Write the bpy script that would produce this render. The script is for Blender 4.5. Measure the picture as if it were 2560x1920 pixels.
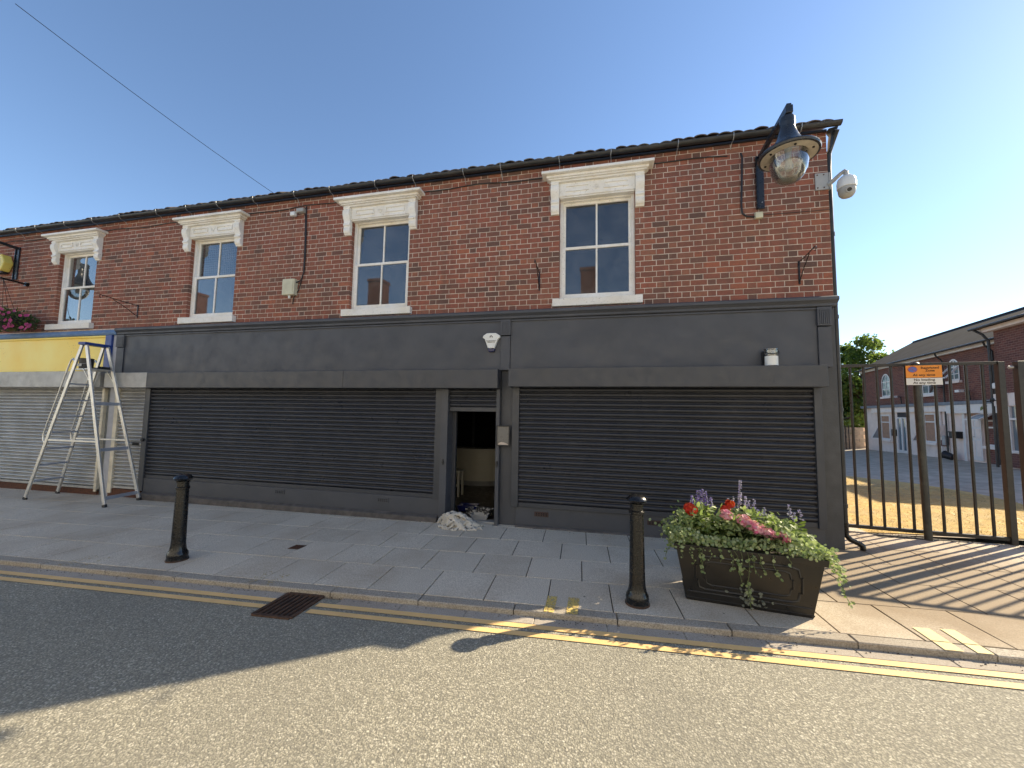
import bpy, math, random
from mathutils import Vector, Matrix, noise
random.seed(7)
R = math.radians
sc = bpy.context.scene
C = sc.collection
for o in list(bpy.data.objects): bpy.data.objects.remove(o)

# ------------------------------------------------------------------ camera
CAM = Vector((0.0, -6.21, 1.797))
yaw, pitch, roll = R(-13.11), R(4.33), R(0.94)
fwd = Vector((math.sin(yaw)*math.cos(pitch), math.cos(yaw)*math.cos(pitch), math.sin(pitch)))
rt = Vector((math.cos(yaw), -math.sin(yaw), 0)); up = rt.cross(fwd)
r2 = rt*math.cos(roll)+up*math.sin(roll); u2 = up*math.cos(roll)-rt*math.sin(roll)
cd = bpy.data.cameras.new('camera'); cam = bpy.data.objects.new('camera', cd); C.objects.link(cam)
cam.matrix_world = Matrix(((r2.x, u2.x, -fwd.x, CAM.x), (r2.y, u2.y, -fwd.y, CAM.y), (r2.z, u2.z, -fwd.z, CAM.z), (0, 0, 0, 1)))
cd.sensor_width = 36; cd.sensor_fit = 'HORIZONTAL'; cd.lens = 973/2560*36; cd.clip_start = .05; cd.clip_end = 2000
sc.camera = cam
sc.render.resolution_x, sc.render.resolution_y = 1024, 768

# ------------------------------------------------------------------ sky and sun
SUN_EL = R(31.7); SUN_AZ = math.atan2(.826, .563)          # azimuth clockwise from +Y (into the facade)
sun_dir = Vector((math.sin(SUN_AZ)*math.cos(SUN_EL), math.cos(SUN_AZ)*math.cos(SUN_EL), math.sin(SUN_EL)))
w = bpy.data.worlds.new('World'); sc.world = w; w.use_nodes = True
nt = w.node_tree; nt.nodes.clear()
sky = nt.nodes.new('ShaderNodeTexSky'); sky.sky_type = 'NISHITA'; sky.sun_disc = False
sky.sun_elevation = SUN_EL; sky.sun_rotation = SUN_AZ
sky.altitude = 80; sky.air_density = 1.0; sky.dust_density = 0.14; sky.ozone_density = 3.0
bg = nt.nodes.new('ShaderNodeBackground'); bg.inputs['Strength'].default_value = 0.070
wo = nt.nodes.new('ShaderNodeOutputWorld')
nt.links.new(sky.outputs[0], bg.inputs[0]); nt.links.new(bg.outputs[0], wo.inputs[0])
sl = bpy.data.lights.new('sun', 'SUN'); sl.energy = 3.5; sl.angle = R(.53); sl.color = (1, .85, .61)
so = bpy.data.objects.new('sun', sl); C.objects.link(so); so.rotation_euler = sun_dir.to_track_quat('Z', 'Y').to_euler(); so.location = (20, 14, 20)
sc.view_settings.view_transform = 'Standard'; sc.view_settings.look = 'None'; sc.view_settings.gamma = 1
sc.view_settings.use_curve_mapping = False; sc.view_settings.exposure = 1.68
sc.render.engine = 'CYCLES'

# ------------------------------------------------------------------ helpers
def gz(x): return .0075*x+.035                     # pavement height along the street
KS = .0567                                         # the kerb runs 3.2 degrees off the facade
KA = math.atan(KS)
def W(o):
    v = Vector((0, 0, 0))
    while o is not None: v += o.location; o = o.parent
    return v
class MB:
    def __init__(s): s.v = []; s.f = []
    def add(s, vs, fs):
        n = len(s.v); s.v += [tuple(p) for p in vs]; s.f += [tuple(n+i for i in f) for f in fs]; return s
    def box(s, x0, x1, y0, y1, z0, z1):
        return s.add([(x0,y0,z0),(x1,y0,z0),(x1,y1,z0),(x0,y1,z0),(x0,y0,z1),(x1,y0,z1),(x1,y1,z1),(x0,y1,z1)],
                     [(3,2,1,0),(4,5,6,7),(0,1,5,4),(1,2,6,5),(2,3,7,6),(3,0,4,7)])
    def bar(s, a, b, wd, ht, ref=(0, 0, 1)):
        a, b = Vector(a), Vector(b); d = (b-a).normalized(); ref = Vector(ref)
        if abs(d.dot(ref)) > .98: ref = Vector((0, 1, 0))
        x = d.cross(ref).normalized()*wd/2; y = x.cross(d).normalized()*ht/2
        vs = [a-x-y, a+x-y, a+x+y, a-x+y, b-x-y, b+x-y, b+x+y, b-x+y]
        return s.add(vs, [(3,2,1,0),(4,5,6,7),(0,1,5,4),(1,2,6,5),(2,3,7,6),(3,0,4,7)])
    def tube(s, pts, r, n=8):
        pts = [Vector(p) for p in pts]; m = len(pts); rs = r if isinstance(r, (list, tuple)) else [r]*m
        d0 = (pts[1]-pts[0]).normalized(); ref = Vector((0, 0, 1)) if abs(d0.z) < .9 else Vector((1, 0, 0))
        x = d0.cross(ref).normalized(); vs = []
        for i, p in enumerate(pts):
            d = (pts[min(i+1, m-1)]-pts[max(i-1, 0)]).normalized()
            x = (x-d*x.dot(d)).normalized(); y = d.cross(x)
            vs += [p+(x*math.cos(t)+y*math.sin(t))*rs[i] for t in [2*math.pi*k/n for k in range(n)]]
        fs = [(i*n+k, i*n+(k+1) % n, (i+1)*n+(k+1) % n, (i+1)*n+k) for i in range(m-1) for k in range(n)]
        fs += [tuple(range(n))[::-1], tuple((m-1)*n+k for k in range(n))]
        return s.add(vs, fs)
    def lathe(s, prof, n=24, c=(0, 0, 0)):
        vs = []; m = len(prof)
        for r, z in prof: vs += [(c[0]+r*math.cos(2*math.pi*k/n), c[1]+r*math.sin(2*math.pi*k/n), c[2]+z) for k in range(n)]
        fs = [(i*n+k, i*n+(k+1) % n, (i+1)*n+(k+1) % n, (i+1)*n+k) for i in range(m-1) for k in range(n)]
        fs += [tuple(range(n))[::-1], tuple((m-1)*n+k for k in range(n))]
        return s.add(vs, fs)
    def prism(s, poly, ax, a, b):                   # polygon (p,q) in the plane across axis ax, extruded a..b
        def P(p, q, t): return {'x': (t, p, q), 'y': (p, t, q), 'z': (p, q, t)}[ax]
        n = len(poly); vs = [P(p, q, a) for p, q in poly]+[P(p, q, b) for p, q in poly]
        return s.add(vs, [tuple(range(n)), tuple(range(2*n-1, n-1, -1))]+[(i, i+n, (i+1) % n+n, (i+1) % n) for i in range(n)])
    def quad(s, a, b, c, d): return s.add([a, b, c, d], [(0, 1, 2, 3)])
    def build(s, name, mat, parent=None, smooth=False, bevel=0, kind=None, normals=True):
        o0 = W(parent) if parent else Vector((0, 0, 0))
        me = bpy.data.meshes.new(name); me.from_pydata([(x-o0.x, y-o0.y, z-o0.z) for x, y, z in s.v], [], s.f)
        if normals:
            import bmesh
            b = bmesh.new(); b.from_mesh(me); bmesh.ops.recalc_face_normals(b, faces=b.faces); b.to_mesh(me); b.free()
        if smooth:
            me.polygons.foreach_set('use_smooth', [True]*len(me.polygons))
            try: me.set_sharp_from_angle(angle=R(40))
            except Exception: pass
        me.materials.append(mat); me.update()
        o = bpy.data.objects.new(name, me); C.objects.link(o)
        if parent: o.parent = parent
        if bevel:
            m = o.modifiers.new('bevel', 'BEVEL'); m.width = bevel; m.segments = 2; m.limit_method = 'ANGLE'; m.angle_limit = R(35)
        if kind: o['kind'] = kind
        return o
def piece(name, me, loc, parent, rot=(0, 0, 0), scale=(1, 1, 1)):   # one more object on shared mesh data
    o = bpy.data.objects.new(name, me); C.objects.link(o); o.parent = parent
    o.location = Vector(loc)-W(parent); o.rotation_euler = rot; o.scale = scale; return o
def tag(o, label, cat, group=None):
    o['label'] = label; o['category'] = cat
    if group: o['group'] = group
    return o
def thing(name, label, cat, loc=(0, 0, 0), group=None):
    o = bpy.data.objects.new(name, None); C.objects.link(o); o.location = loc; o.empty_display_size = .1
    return tag(o, label, cat, group)
def copy_tree(o, parent=None):
    c = o.copy(); C.objects.link(c); c.parent = parent
    for ch in list(o.children): copy_tree(ch, c)
    return c
def text(body, size, mat, name, parent, loc, xdir, updir, ext=.001, align='CENTER', sx=1.0):
    cu = bpy.data.curves.new(name, 'FONT'); cu.body = body; cu.size = size; cu.align_x = align; cu.align_y = 'CENTER'; cu.extrude = ext; cu.offset = size*.018; cu.space_line = .9
    t = bpy.data.objects.new('tmp', cu); C.objects.link(t); dg = bpy.context.evaluated_depsgraph_get(); dg.update()
    me = bpy.data.meshes.new_from_object(t.evaluated_get(dg)); bpy.data.objects.remove(t); me.name = name
    x = Vector(xdir).normalized(); y = Vector(updir).normalized(); n = x.cross(y); o0 = Vector(loc)-W(parent)
    for v in me.vertices: v.co = o0+x*v.co.x*sx+y*v.co.y+n*v.co.z
    me.materials.clear(); me.materials.append(mat)
    o = bpy.data.objects.new(name, me); C.objects.link(o); o.parent = parent; return o

# ------------------------------------------------------------------ materials
class NT:
    def __init__(s, name):
        s.m = bpy.data.materials.new(name); s.m.use_nodes = True; s.t = s.m.node_tree; s.b = s.t.nodes['Principled BSDF']
        s.out = s.t.nodes['Material Output']; s.pos = s.t.nodes.new('ShaderNodeNewGeometry').outputs['Position']
    def n(s, k, **kw):
        nd = s.t.nodes.new(k)
        for a, b in kw.items(): setattr(nd, a, b)
        return nd
    def l(s, a, b): s.t.links.new(a, b)
    def noise(s, scale, detail=4, rough=.55, vec=None, dist=0):
        x = s.n('ShaderNodeTexNoise'); x.inputs['Scale'].default_value = scale; x.inputs['Detail'].default_value = detail
        x.inputs['Roughness'].default_value = rough; x.inputs['Distortion'].default_value = dist; s.l(vec or s.pos, x.inputs['Vector']); return x.outputs['Fac']
    def vor(s, scale, feature='F1', vec=None, out='Distance', rnd=1):
        x = s.n('ShaderNodeTexVoronoi', feature=feature); x.inputs['Scale'].default_value = scale; x.inputs['Randomness'].default_value = rnd
        s.l(vec or s.pos, x.inputs['Vector']); return x.outputs[out]
    def stretch(s, sx, sy, sz):
        m = s.n('ShaderNodeVectorMath', operation='MULTIPLY'); s.l(s.pos, m.inputs[0]); m.inputs[1].default_value = (sx, sy, sz); return m.outputs[0]
    def ramp(s, fac, stops, mode='LINEAR'):
        r = s.n('ShaderNodeValToRGB'); s.l(fac, r.inputs[0]); e = r.color_ramp; e.interpolation = mode
        while len(e.elements) < len(stops): e.elements.new(.5)
        for el, (p, c) in zip(e.elements, stops): el.position = p; el.color = (*(c if isinstance(c, (tuple, list)) else (c, c, c)), 1)
        return r.outputs[0]
    def mix(s, fac, a, b, mode='MIX'):
        x = s.n('ShaderNodeMix', data_type='RGBA', blend_type=mode)
        for v, i in ((fac, 0), (a, 6), (b, 7)):
            if isinstance(v, (int, float)): x.inputs[i].default_value = v
            elif isinstance(v, (tuple, list)): x.inputs[i].default_value = (*v, 1)
            else: s.l(v, x.inputs[i])
        return x.outputs[2]
    def math(s, op, a, b=0.5):
        x = s.n('ShaderNodeMath', operation=op)
        for v, i in ((a, 0), (b, 1)):
            if isinstance(v, (int, float)): x.inputs[i].default_value = v
            else: s.l(v, x.inputs[i])
        return x.outputs[0]
    def bump(s, h, strength=.3, dist=.01, prev=None):
        x = s.n('ShaderNodeBump'); x.inputs['Strength'].default_value = strength; x.inputs['Distance'].default_value = dist; s.l(h, x.inputs['Height'])
        if prev: s.l(prev, x.inputs['Normal'])
        s.l(x.outputs[0], s.b.inputs['Normal']); return x.outputs[0]
    def fin(s, col=None, rough=.6, metal=0, spec=None):
        if col is not None:
            if isinstance(col, (tuple, list)): s.b.inputs['Base Color'].default_value = (*col, 1)
            else: s.l(col, s.b.inputs['Base Color'])
        if isinstance(rough, (int, float)): s.b.inputs['Roughness'].default_value = rough
        else: s.l(rough, s.b.inputs['Roughness'])
        s.b.inputs['Metallic'].default_value = metal
        if spec is not None: s.b.inputs['Specular IOR Level'].default_value = spec
        return s.m
def plain(name, col, rough=.6, metal=0, var=.25, scale=6, bump=.1, bscale=60, spec=None, dirt=None, dirt_amt=.5):
    s = NT(name); f = s.noise(scale, 5)
    c = s.mix(s.ramp(f, [(.3, 0.), (.7, 1.)]), tuple(x*(1-var) for x in col), tuple(min(1, x*(1+var*.6)) for x in col))
    if dirt: c = s.mix(s.ramp(s.noise(scale*.6, 7, .7), [(.5, 0.), (.72, dirt_amt)]), c, dirt)
    if bump: s.bump(s.noise(bscale, 3), bump, .004)
    return s.fin(c, s.ramp(s.noise(scale*2.3, 4), [(.3, max(0, rough-.1)), (.7, min(1, rough+.12))]), metal, spec)

def brick_mat(name, painted=None):
    s = NT(name)
    gi = s.t.nodes.new('ShaderNodeNewGeometry'); oi = s.t.nodes.new('ShaderNodeObjectInfo')
    rnd = s.math('FRACT', s.math('ADD', gi.outputs['Random Per Island'], oi.outputs['Random']))
    c = s.ramp(rnd, [(0, (.125, .078, .066)), (.08, (.18, .088, .068)), (.20, (.265, .10, .07)), (.44, (.325, .112, .075)), (.60, (.30, .105, .072)),
                     (.78, (.245, .102, .074)), (.88, (.36, .15, .095)), (.94, (.38, .125, .072)), (1, (.18, .10, .08))])
    nz = s.noise(17, 7, .72)
    c = s.mix(s.ramp(nz, [(.44, 0.), (.68, .62)]), c, (.16, .085, .062))
    c = s.mix(s.ramp(s.noise(42, 6, .75), [(.56, 0.), (.70, .65)]), c, (.36, .23, .165))
    big = s.noise(.55, 4)                                        # soot in broad patches
    c = s.mix(s.ramp(big, [(.44, 0.), (.70, .4)]), c, (.17, .10, .075))
    st = s.noise(1.0, 5, .65, vec=s.stretch(3.2, 1, .45))               # rain streaks down the wall
    c = s.mix(s.ramp(st, [(.50, 0.), (.68, .5)]), c, (.115, .075, .062))
    c = s.mix(s.ramp(s.noise(2.6, 5, .7), [(.60, 0.), (.74, .35)]), c, (.34, .22, .155))
    s.bump(s.noise(130, 4, .7), .5, .006)
    return s.fin(c, .9, 0, .2)
def far_brick(name, scale=1.0, vertical_axis='z', tint=(1, 1, 1)):
    s = NT(name); sep = s.n('ShaderNodeSeparateXYZ'); s.l(s.pos, sep.inputs[0]); cb = s.n('ShaderNodeCombineXYZ')
    s.l(s.math('ADD', sep.outputs[0], sep.outputs[1]), cb.inputs[0]); s.l(sep.outputs[2], cb.inputs[1])
    b = s.n('ShaderNodeTexBrick'); s.l(cb.outputs[0], b.inputs['Vector'])
    for k, v in (('Color1', (.21*tint[0], .085*tint[1], .062*tint[2], 1)), ('Color2', (.12*tint[0], .052*tint[1], .045*tint[2], 1)), ('Mortar', (.27, .19, .15, 1))): b.inputs[k].default_value = v
    for k, v in (('Scale', 1.0), ('Mortar Size', .006), ('Brick Width', .23), ('Row Height', .078), ('Bias', -.1)): b.inputs[k].default_value = v
    c = s.mix(s.ramp(s.noise(1.3, 5), [(.4, 0.), (.7, .5)]), b.outputs[0], (.13, .075, .06))
    s.bump(b.outputs['Fac'], -.4, .01); return s.fin(c, .9, 0, .2)
def painted_brick(name, col):
    s = NT(name); sep = s.n('ShaderNodeSeparateXYZ'); s.l(s.pos, sep.inputs[0]); cb = s.n('ShaderNodeCombineXYZ')
    s.l(s.math('ADD', sep.outputs[0], sep.outputs[1]), cb.inputs[0]); s.l(sep.outputs[2], cb.inputs[1])
    b = s.n('ShaderNodeTexBrick'); s.l(cb.outputs[0], b.inputs['Vector'])
    for k, v in (('Scale', 1.0), ('Mortar Size', .008), ('Mortar Smooth', .6), ('Brick Width', .24), ('Row Height', .0875)): b.inputs[k].default_value = v
    bp = s.bump(b.outputs['Fac'], -.45, .008); s.bump(s.noise(45, 4), .35, .006, bp)
    c = s.mix(s.ramp(s.noise(5, 5), [(.35, 0.), (.7, 1.)]), tuple(x*.8 for x in col), tuple(x*1.15 for x in col))
    return s.fin(c, .55)

M = {}
M['brick'] = brick_mat('brick_red')
M['mortar'] = plain('mortar', (.60, .50, .42), .95, var=.3, scale=9, bump=.5, bscale=90)
M['far_brick'] = far_brick('far_brick'); M['far_brick2'] = far_brick('far_brick_dark', tint=(.85, .9, 1))
M['dark'] = plain('anthracite_paint', (.060, .065, .078), .5, var=.14, scale=2.2, bump=.08, bscale=40, dirt=(.085, .085, .088), dirt_amt=.35)
M['dark_metal'] = plain('anthracite_metal', (.047, .051, .061), .42, var=.12, scale=3, bump=.04, bscale=25)
M['dark_slat'] = plain('anthracite_slat', (.028, .030, .038), .36, var=.16, scale=2.5, bump=0, bscale=30, dirt=(.055, .056, .06), dirt_amt=.4)
M['dark_brick'] = painted_brick('painted_brick_dark', (.062, .064, .068))
M['black'] = plain('black_iron', (.008, .008, .0085), .24, var=.2, scale=14, bump=.02, bscale=50)
M['black_matt'] = plain('black_plastic', (.02, .02, .022), .5, var=.2, bump=.05)
M['gutter'] = plain('gutter_black', (.022, .023, .025), .4, var=.3, scale=5, bump=.1, dirt=(.10, .09, .07), dirt_amt=.35)
def white_paint(name, base=(.87, .85, .80), under=(.36, .29, .22), amt=.75, warm=(.70, .62, .47)):
    s = NT(name); c = s.mix(s.ramp(s.noise(2.5, 5), [(.4, 0.), (.75, .6)]), base, warm)
    f = s.ramp(s.noise(34, 6, .72, dist=.4), [(.60, 0.), (.67, amt)]); c = s.mix(f, c, under)
    g = s.ramp(s.noise(9, 8, .75), [(.5, 0.), (.72, .3)]); c = s.mix(g, c, (.46, .43, .37))
    s.bump(s.noise(38, 6, .7), .35, .004); return s.fin(c, .6)
M['white'] = white_paint('white_paint_peeling')
M['sill'] = white_paint('white_sill', (.80, .79, .75), (.22, .20, .17), .8)
M['upvc'] = plain('white_upvc', (.72, .70, .67), .4, var=.08, bump=.02)
M['cream_wall'] = plain('cream_render', (.80, .68, .60), .85, var=.1, scale=2, bump=.3, bscale=20, dirt=(.45, .36, .30), dirt_amt=.4)
M['cream_trim'] = plain('cream_trim', (.80, .72, .65), .7, var=.08, bump=.1)
M['galv'] = plain('galvanised_slat', (.36, .36, .355), .42, .4, var=.2, scale=3, bump=0, dirt=(.20, .19, .17), dirt_amt=.5)
M['galv_box'] = plain('galvanised_box', (.40, .40, .39), .5, .3, var=.22, scale=4, bump=.05, dirt=(.25, .24, .22), dirt_amt=.5)
M['alu'] = plain('aluminium', (.66, .65, .62), .36, .75, var=.12, scale=9, bump=.03)
M['alu_tread'] = plain('aluminium_tread', (.36, .39, .46), .5, .3, var=.15)
M['ivory_post'] = plain('ivory_guide', (.66, .60, .47), .5, .1, var=.25, scale=5, bump=.08, dirt=(.35, .28, .2), dirt_amt=.5)
M['grey_post'] = plain('lilac_grey_post', (.36, .37, .41), .5, var=.15)
def yellow_board():
    s = NT('yellow_board'); c = s.mix(s.ramp(s.noise(1.1, 5), [(.35, 0.), (.7, 1.)]), (.88, .72, .17), (.87, .60, .06))
    sep = s.n('ShaderNodeSeparateXYZ'); s.l(s.pos, sep.inputs[0])
    d = s.ramp(s.vor(16), [(.10, .8), (.2, 0.)]); k = s.ramp(s.noise(1.7, 3), [(.5, 0.), (.62, 1.)])
    c = s.mix(s.math('MULTIPLY', d, k), c, (.30, .20, .05)); return s.fin(c, .4)
M['yellow'] = yellow_board()
M['blue'] = plain('blue_paint', (.02, .055, .24), .4, var=.15); M['pale_blue'] = plain('faded_blue_paint', (.10, .19, .36), .6, var=.2, dirt=(.25, .3, .36))
M['rust'] = plain('rust', (.10, .038, .018), .9, var=.5, scale=30, bump=.4, dirt=(.03, .02, .015))
M['rust_iron'] = plain('rusty_iron', (.085, .045, .026), .75, .2, var=.5, scale=25, bump=.4, dirt=(.03, .025, .022))
M['concrete'] = plain('dark_concrete', (.095, .085, .078), .9, var=.35, scale=8, bump=.5, bscale=60, dirt=(.2, .18, .15), dirt_amt=.4)
M['vent_clay'] = plain('terracotta_vent', (.06, .036, .03), .9, var=.3, bump=.2)
def granite(name, a, b, stain=(.16, .125, .09), sc_=1, dirt=False):
    s = NT(name); oi = s.t.nodes.new('ShaderNodeObjectInfo')
    f = s.noise(95*sc_, 4, .7); c = s.mix(s.ramp(f, [(.38, 0.), (.62, 1.)]), a, b)
    c = s.mix(s.ramp(s.noise(170*sc_, 2), [(.62, 0.), (.70, .6)]), c, (.62, .58, .52))
    c = s.mix(s.ramp(oi.outputs['Random'], [(0, 0.), (1, .22)]), c, tuple(x*.72 for x in a))
    c = s.mix(s.ramp(s.noise(1.1, 6, .6), [(.46, 0.), (.74, .6)]), c, stain)
    if dirt:                                          # sandy soil round trough and gate, deepened in colour to dim the sunlit slabs
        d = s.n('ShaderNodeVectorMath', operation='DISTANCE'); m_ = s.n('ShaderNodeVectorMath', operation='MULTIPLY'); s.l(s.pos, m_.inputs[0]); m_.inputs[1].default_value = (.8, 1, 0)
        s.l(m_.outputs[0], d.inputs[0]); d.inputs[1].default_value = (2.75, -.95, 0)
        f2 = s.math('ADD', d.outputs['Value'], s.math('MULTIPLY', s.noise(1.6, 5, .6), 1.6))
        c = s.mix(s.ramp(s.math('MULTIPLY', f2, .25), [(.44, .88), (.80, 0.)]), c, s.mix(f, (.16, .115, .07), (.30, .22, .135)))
    c = s.mix(s.ramp(s.vor(2.3), [(.022, .8), (.034, 0.)]), c, (.06, .055, .05))       # trodden gum and spots
    s.bump(f, .35, .002); return s.fin(c, .85, 0, .3)
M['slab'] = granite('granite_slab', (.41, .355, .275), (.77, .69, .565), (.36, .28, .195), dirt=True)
M['kerb'] = granite('granite_kerb', (.24, .21, .17), (.50, .45, .37), (.24, .19, .14), .8)
M['channel'] = granite('granite_channel', (.30, .265, .22), (.46, .41, .35), (.24, .19, .145))
M['joint'] = plain('paving_joint', (.045, .04, .034), .95, var=.4, scale=20, bump=.3)
def asphalt():
    s = NT('asphalt')
    nn = s.n('ShaderNodeTexNoise'); nn.inputs['Scale'].default_value = 38; nn.inputs['Detail'].default_value = 3; s.l(s.pos, nn.inputs['Vector'])
    wv = s.n('ShaderNodeVectorMath', operation='MULTIPLY_ADD'); s.l(nn.outputs['Color'], wv.inputs[0]); wv.inputs[1].default_value = (.022, .022, .022); s.l(s.pos, wv.inputs[2])
    v = s.vor(78, vec=wv.outputs[0]); cell = s.vor(78, out='Color', vec=wv.outputs[0])
    sepc = s.n('ShaderNodeSeparateColor'); s.l(cell, sepc.inputs[0])
    stone = s.ramp(sepc.outputs[0], [(0, (.245, .228, .178)), (.5, (.34, .32, .25)), (.85, (.43, .40, .32)), (1, (.58, .545, .445))])
    c = s.mix(s.ramp(v, [(.35, 0.), (.65, .8)]), stone, (.175, .165, .135))
    c = s.mix(s.ramp(s.noise(.55, 7, .62), [(.42, 0.), (.72, .5)]), c, (.19, .18, .15))
    h = s.math('SUBTRACT', 1., v); b1 = s.bump(h, .45, .008); b2 = s.bump(s.noise(85, 5, .72), .75, .009, b1); s.bump(s.noise(26, 3, .6), .35, .012, b2)
    return s.fin(c, .82, 0, .35)
M['asphalt'] = asphalt()
def line_paint(name, col, wear):
    s = NT(name); f = s.ramp(s.noise(40, 6, .7), [(wear, 0.), (wear+.10, 1.)])
    c = s.mix(s.ramp(s.noise(3, 4), [(.3, 0.), (.7, 1.)]), col, tuple(x*.8 for x in col))
    tr = s.n('ShaderNodeBsdfTransparent'); mx = s.n('ShaderNodeMixShader'); s.bump(s.noise(90, 4), .5, .004); s.fin(c, .7)
    s.l(f, mx.inputs[0]); s.l(s.b.outputs[0], mx.inputs[1]); s.l(tr.outputs[0], mx.inputs[2]); s.l(mx.outputs[0], s.out.inputs[0]); return s.m
M['line'] = line_paint('yellow_line', (.84, .55, .235), .66); M['tick'] = line_paint('yellow_tick', (.70, .52, .16), .49)
M['tick_worn'] = line_paint('yellow_tick_worn', (.60, .42, .11), .36); M['tick_pale'] = line_paint('pale_tick', (.74, .60, .28), .62)
def glass(name, tint=(.55, .6, .62), rough=.02, ior=1.5, dirt=.12):
    s = NT(name); s.t.nodes.remove(s.b)
    tr = s.n('ShaderNodeBsdfTransparent'); tr.inputs[0].default_value = (*tint, 1); gl = s.n('ShaderNodeBsdfGlossy'); gl.inputs['Roughness'].default_value = rough
    df = s.n('ShaderNodeBsdfDiffuse'); df.inputs[0].default_value = (.35, .35, .34, 1)
    fr = s.n('ShaderNodeFresnel'); fr.inputs[0].default_value = ior
    fac = s.math('MINIMUM', s.math('MULTIPLY', fr.outputs[0], 3.4), 1.)
    m0 = s.n('ShaderNodeMixShader'); s.l(s.ramp(s.noise(3, 6, .7), [(.4, dirt*.3), (.75, dirt)]), m0.inputs[0]); s.l(tr.outputs[0], m0.inputs[1]); s.l(df.outputs[0], m0.inputs[2])
    m1 = s.n('ShaderNodeMixShader'); s.l(fac, m1.inputs[0]); s.l(m0.outputs[0], m1.inputs[1]); s.l(gl.outputs[0], m1.inputs[2]); s.l(m1.outputs[0], s.out.inputs[0]); return s.m
M['glass'] = glass('window_glass', dirt=.22); M['clear'] = glass('clear_globe', (.93, .95, .93), .03, 1.45, .22)
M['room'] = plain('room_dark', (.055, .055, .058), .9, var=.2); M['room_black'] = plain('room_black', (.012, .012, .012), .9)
M['curtain'] = plain('net_curtain', (.30, .32, .34), .9, var=.2, scale=20)
M['tile'] = plain('roof_tile', (.13, .095, .075), .9, var=.45, scale=6, bump=.5, bscale=40, dirt=(.17, .17, .10), dirt_amt=.6)
M['slate'] = plain('slate_roof', (.042, .041, .043), .95, var=.25, scale=1.5, bump=.3, bscale=18, spec=.04)
M['red_tile'] = plain('red_roof', (.14, .075, .055), .85, var=.3, scale=3, bump=.3)
M['lead'] = plain('lead_flashing', (.20, .22, .25), .6, .2, var=.2)
M['wood'] = plain('boarded', (.38, .23, .15), .8, var=.2, scale=8)
M['cream_box'] = plain('ivory_plastic', (.60, .58, .42), .5, var=.1, dirt=(.4, .36, .25)); M['white_plastic'] = plain('white_plastic', (.74, .75, .72), .4, var=.1, bump=.02)
M['grey_plastic'] = plain('grey_plastic', (.40, .40, .38), .5, var=.15, dirt=(.26, .24, .2)); M['navy'] = plain('navy_plastic', (.008, .012, .07), .15, var=.1, bump=0)
M['orange'] = plain('orange_sign', (.80, .27, .02), .45, var=.06, bump=0); M['sign_white'] = plain('white_sign', (.74, .73, .68), .5, var=.06, bump=0)
M['sign_blue'] = plain('sign_blue', (.10, .15, .42), .5, var=.1, bump=0); M['sign_red'] = plain('sign_red', (.36, .06, .08), .5, bump=0); M['ink'] = plain('ink', (.05, .03, .015), .7, bump=0)
M['rail'] = plain('gate_paint', (.018, .017, .015), .4, var=.3, scale=20, bump=.1, dirt=(.05, .038, .025), dirt_amt=.4)
M['lead_post'] = plain('post_paint', (.03, .032, .028), .45, var=.3, scale=8, bump=.15, dirt=(.11, .10, .075), dirt_amt=.5)
M['lamp'] = plain('lamp_paint', (.022, .025, .031), .3, var=.2, scale=8, bump=.05); M['lamp_under'] = plain('lamp_underside', (.52, .46, .36), .6, var=.2, scale=9, dirt=(.2, .16, .12))
M['desk'] = plain('white_desk', (.62, .58, .47), .4, var=.05, bump=0); M['floor_in'] = plain('dark_floor', (.05, .033, .024), .35, var=.3)
def cloth():
    s = NT('dust_sheet'); c = s.mix(s.ramp(s.noise(9, 4), [(.35, 0.), (.7, 1.)]), (.44, .40, .33), (.62, .58, .50))
    c = s.mix(s.ramp(s.noise(19, 3, .6), [(.585, 0.), (.63, .9)]), c, (.05, .05, .055)); s.bump(s.noise(220, 3), .25, .002); return s.fin(c, .9)
M['cloth'] = cloth()
def leaf(name, a, b, tr=.35):
    s = NT(name); oi = s.t.nodes.new('ShaderNodeNewGeometry'); c = s.mix(oi.outputs['Random Per Island'], a, b)
    c = s.mix(s.ramp(s.noise(9, 4), [(.4, 0.), (.7, .5)]), c, tuple(x*.55 for x in a)); s.fin(c, .5, 0, .3)
    t = s.n('ShaderNodeBsdfTranslucent'); s.l(s.mix(.5, c, (.30, .42, .06)), t.inputs[0]); mx = s.n('ShaderNodeMixShader'); mx.inputs[0].default_value = tr
    s.l(s.b.outputs[0], mx.inputs[1]); s.l(t.outputs[0], mx.inputs[2]); s.l(mx.outputs[0], s.out.inputs[0]); return s.m
M['leaf'] = leaf('leaf_green', (.12, .20, .035), (.26, .34, .07), .45); M['leaf_sage'] = leaf('leaf_sage', (.17, .25, .09), (.33, .40, .17), .42)
M['leaf_pale'] = leaf('leaf_variegated', (.18, .26, .09), (.50, .55, .32), .4); M['leaf_tree'] = leaf('leaf_tree', (.05, .10, .02), (.12, .17, .035), .42); M['leaf_tree2'] = leaf('leaf_tree_light', (.10, .16, .025), (.20, .25, .05), .45)
M['leaf_dark'] = leaf('leaf_dark', (.03, .06, .02), (.06, .09, .03), .25)
M['red_petal'] = leaf('red_petal', (.55, .018, .008), (.75, .06, .02), .25); M['pink_petal'] = leaf('pink_petal', (.80, .14, .30), (.90, .66, .68), .35)
M['violet_petal'] = leaf('violet_petal', (.20, .12, .52), (.36, .28, .68), .3); M['lilac_petal'] = leaf('lilac_petal', (.32, .26, .58), (.52, .47, .72), .3)
M['magenta_petal'] = leaf('magenta_petal', (.40, .02, .17), (.60, .12, .30), .3); M['stem'] = plain('stem', (.10, .13, .05), .7); M['bark'] = plain('bark', (.08, .06, .045), .95, bump=.5)
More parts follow.
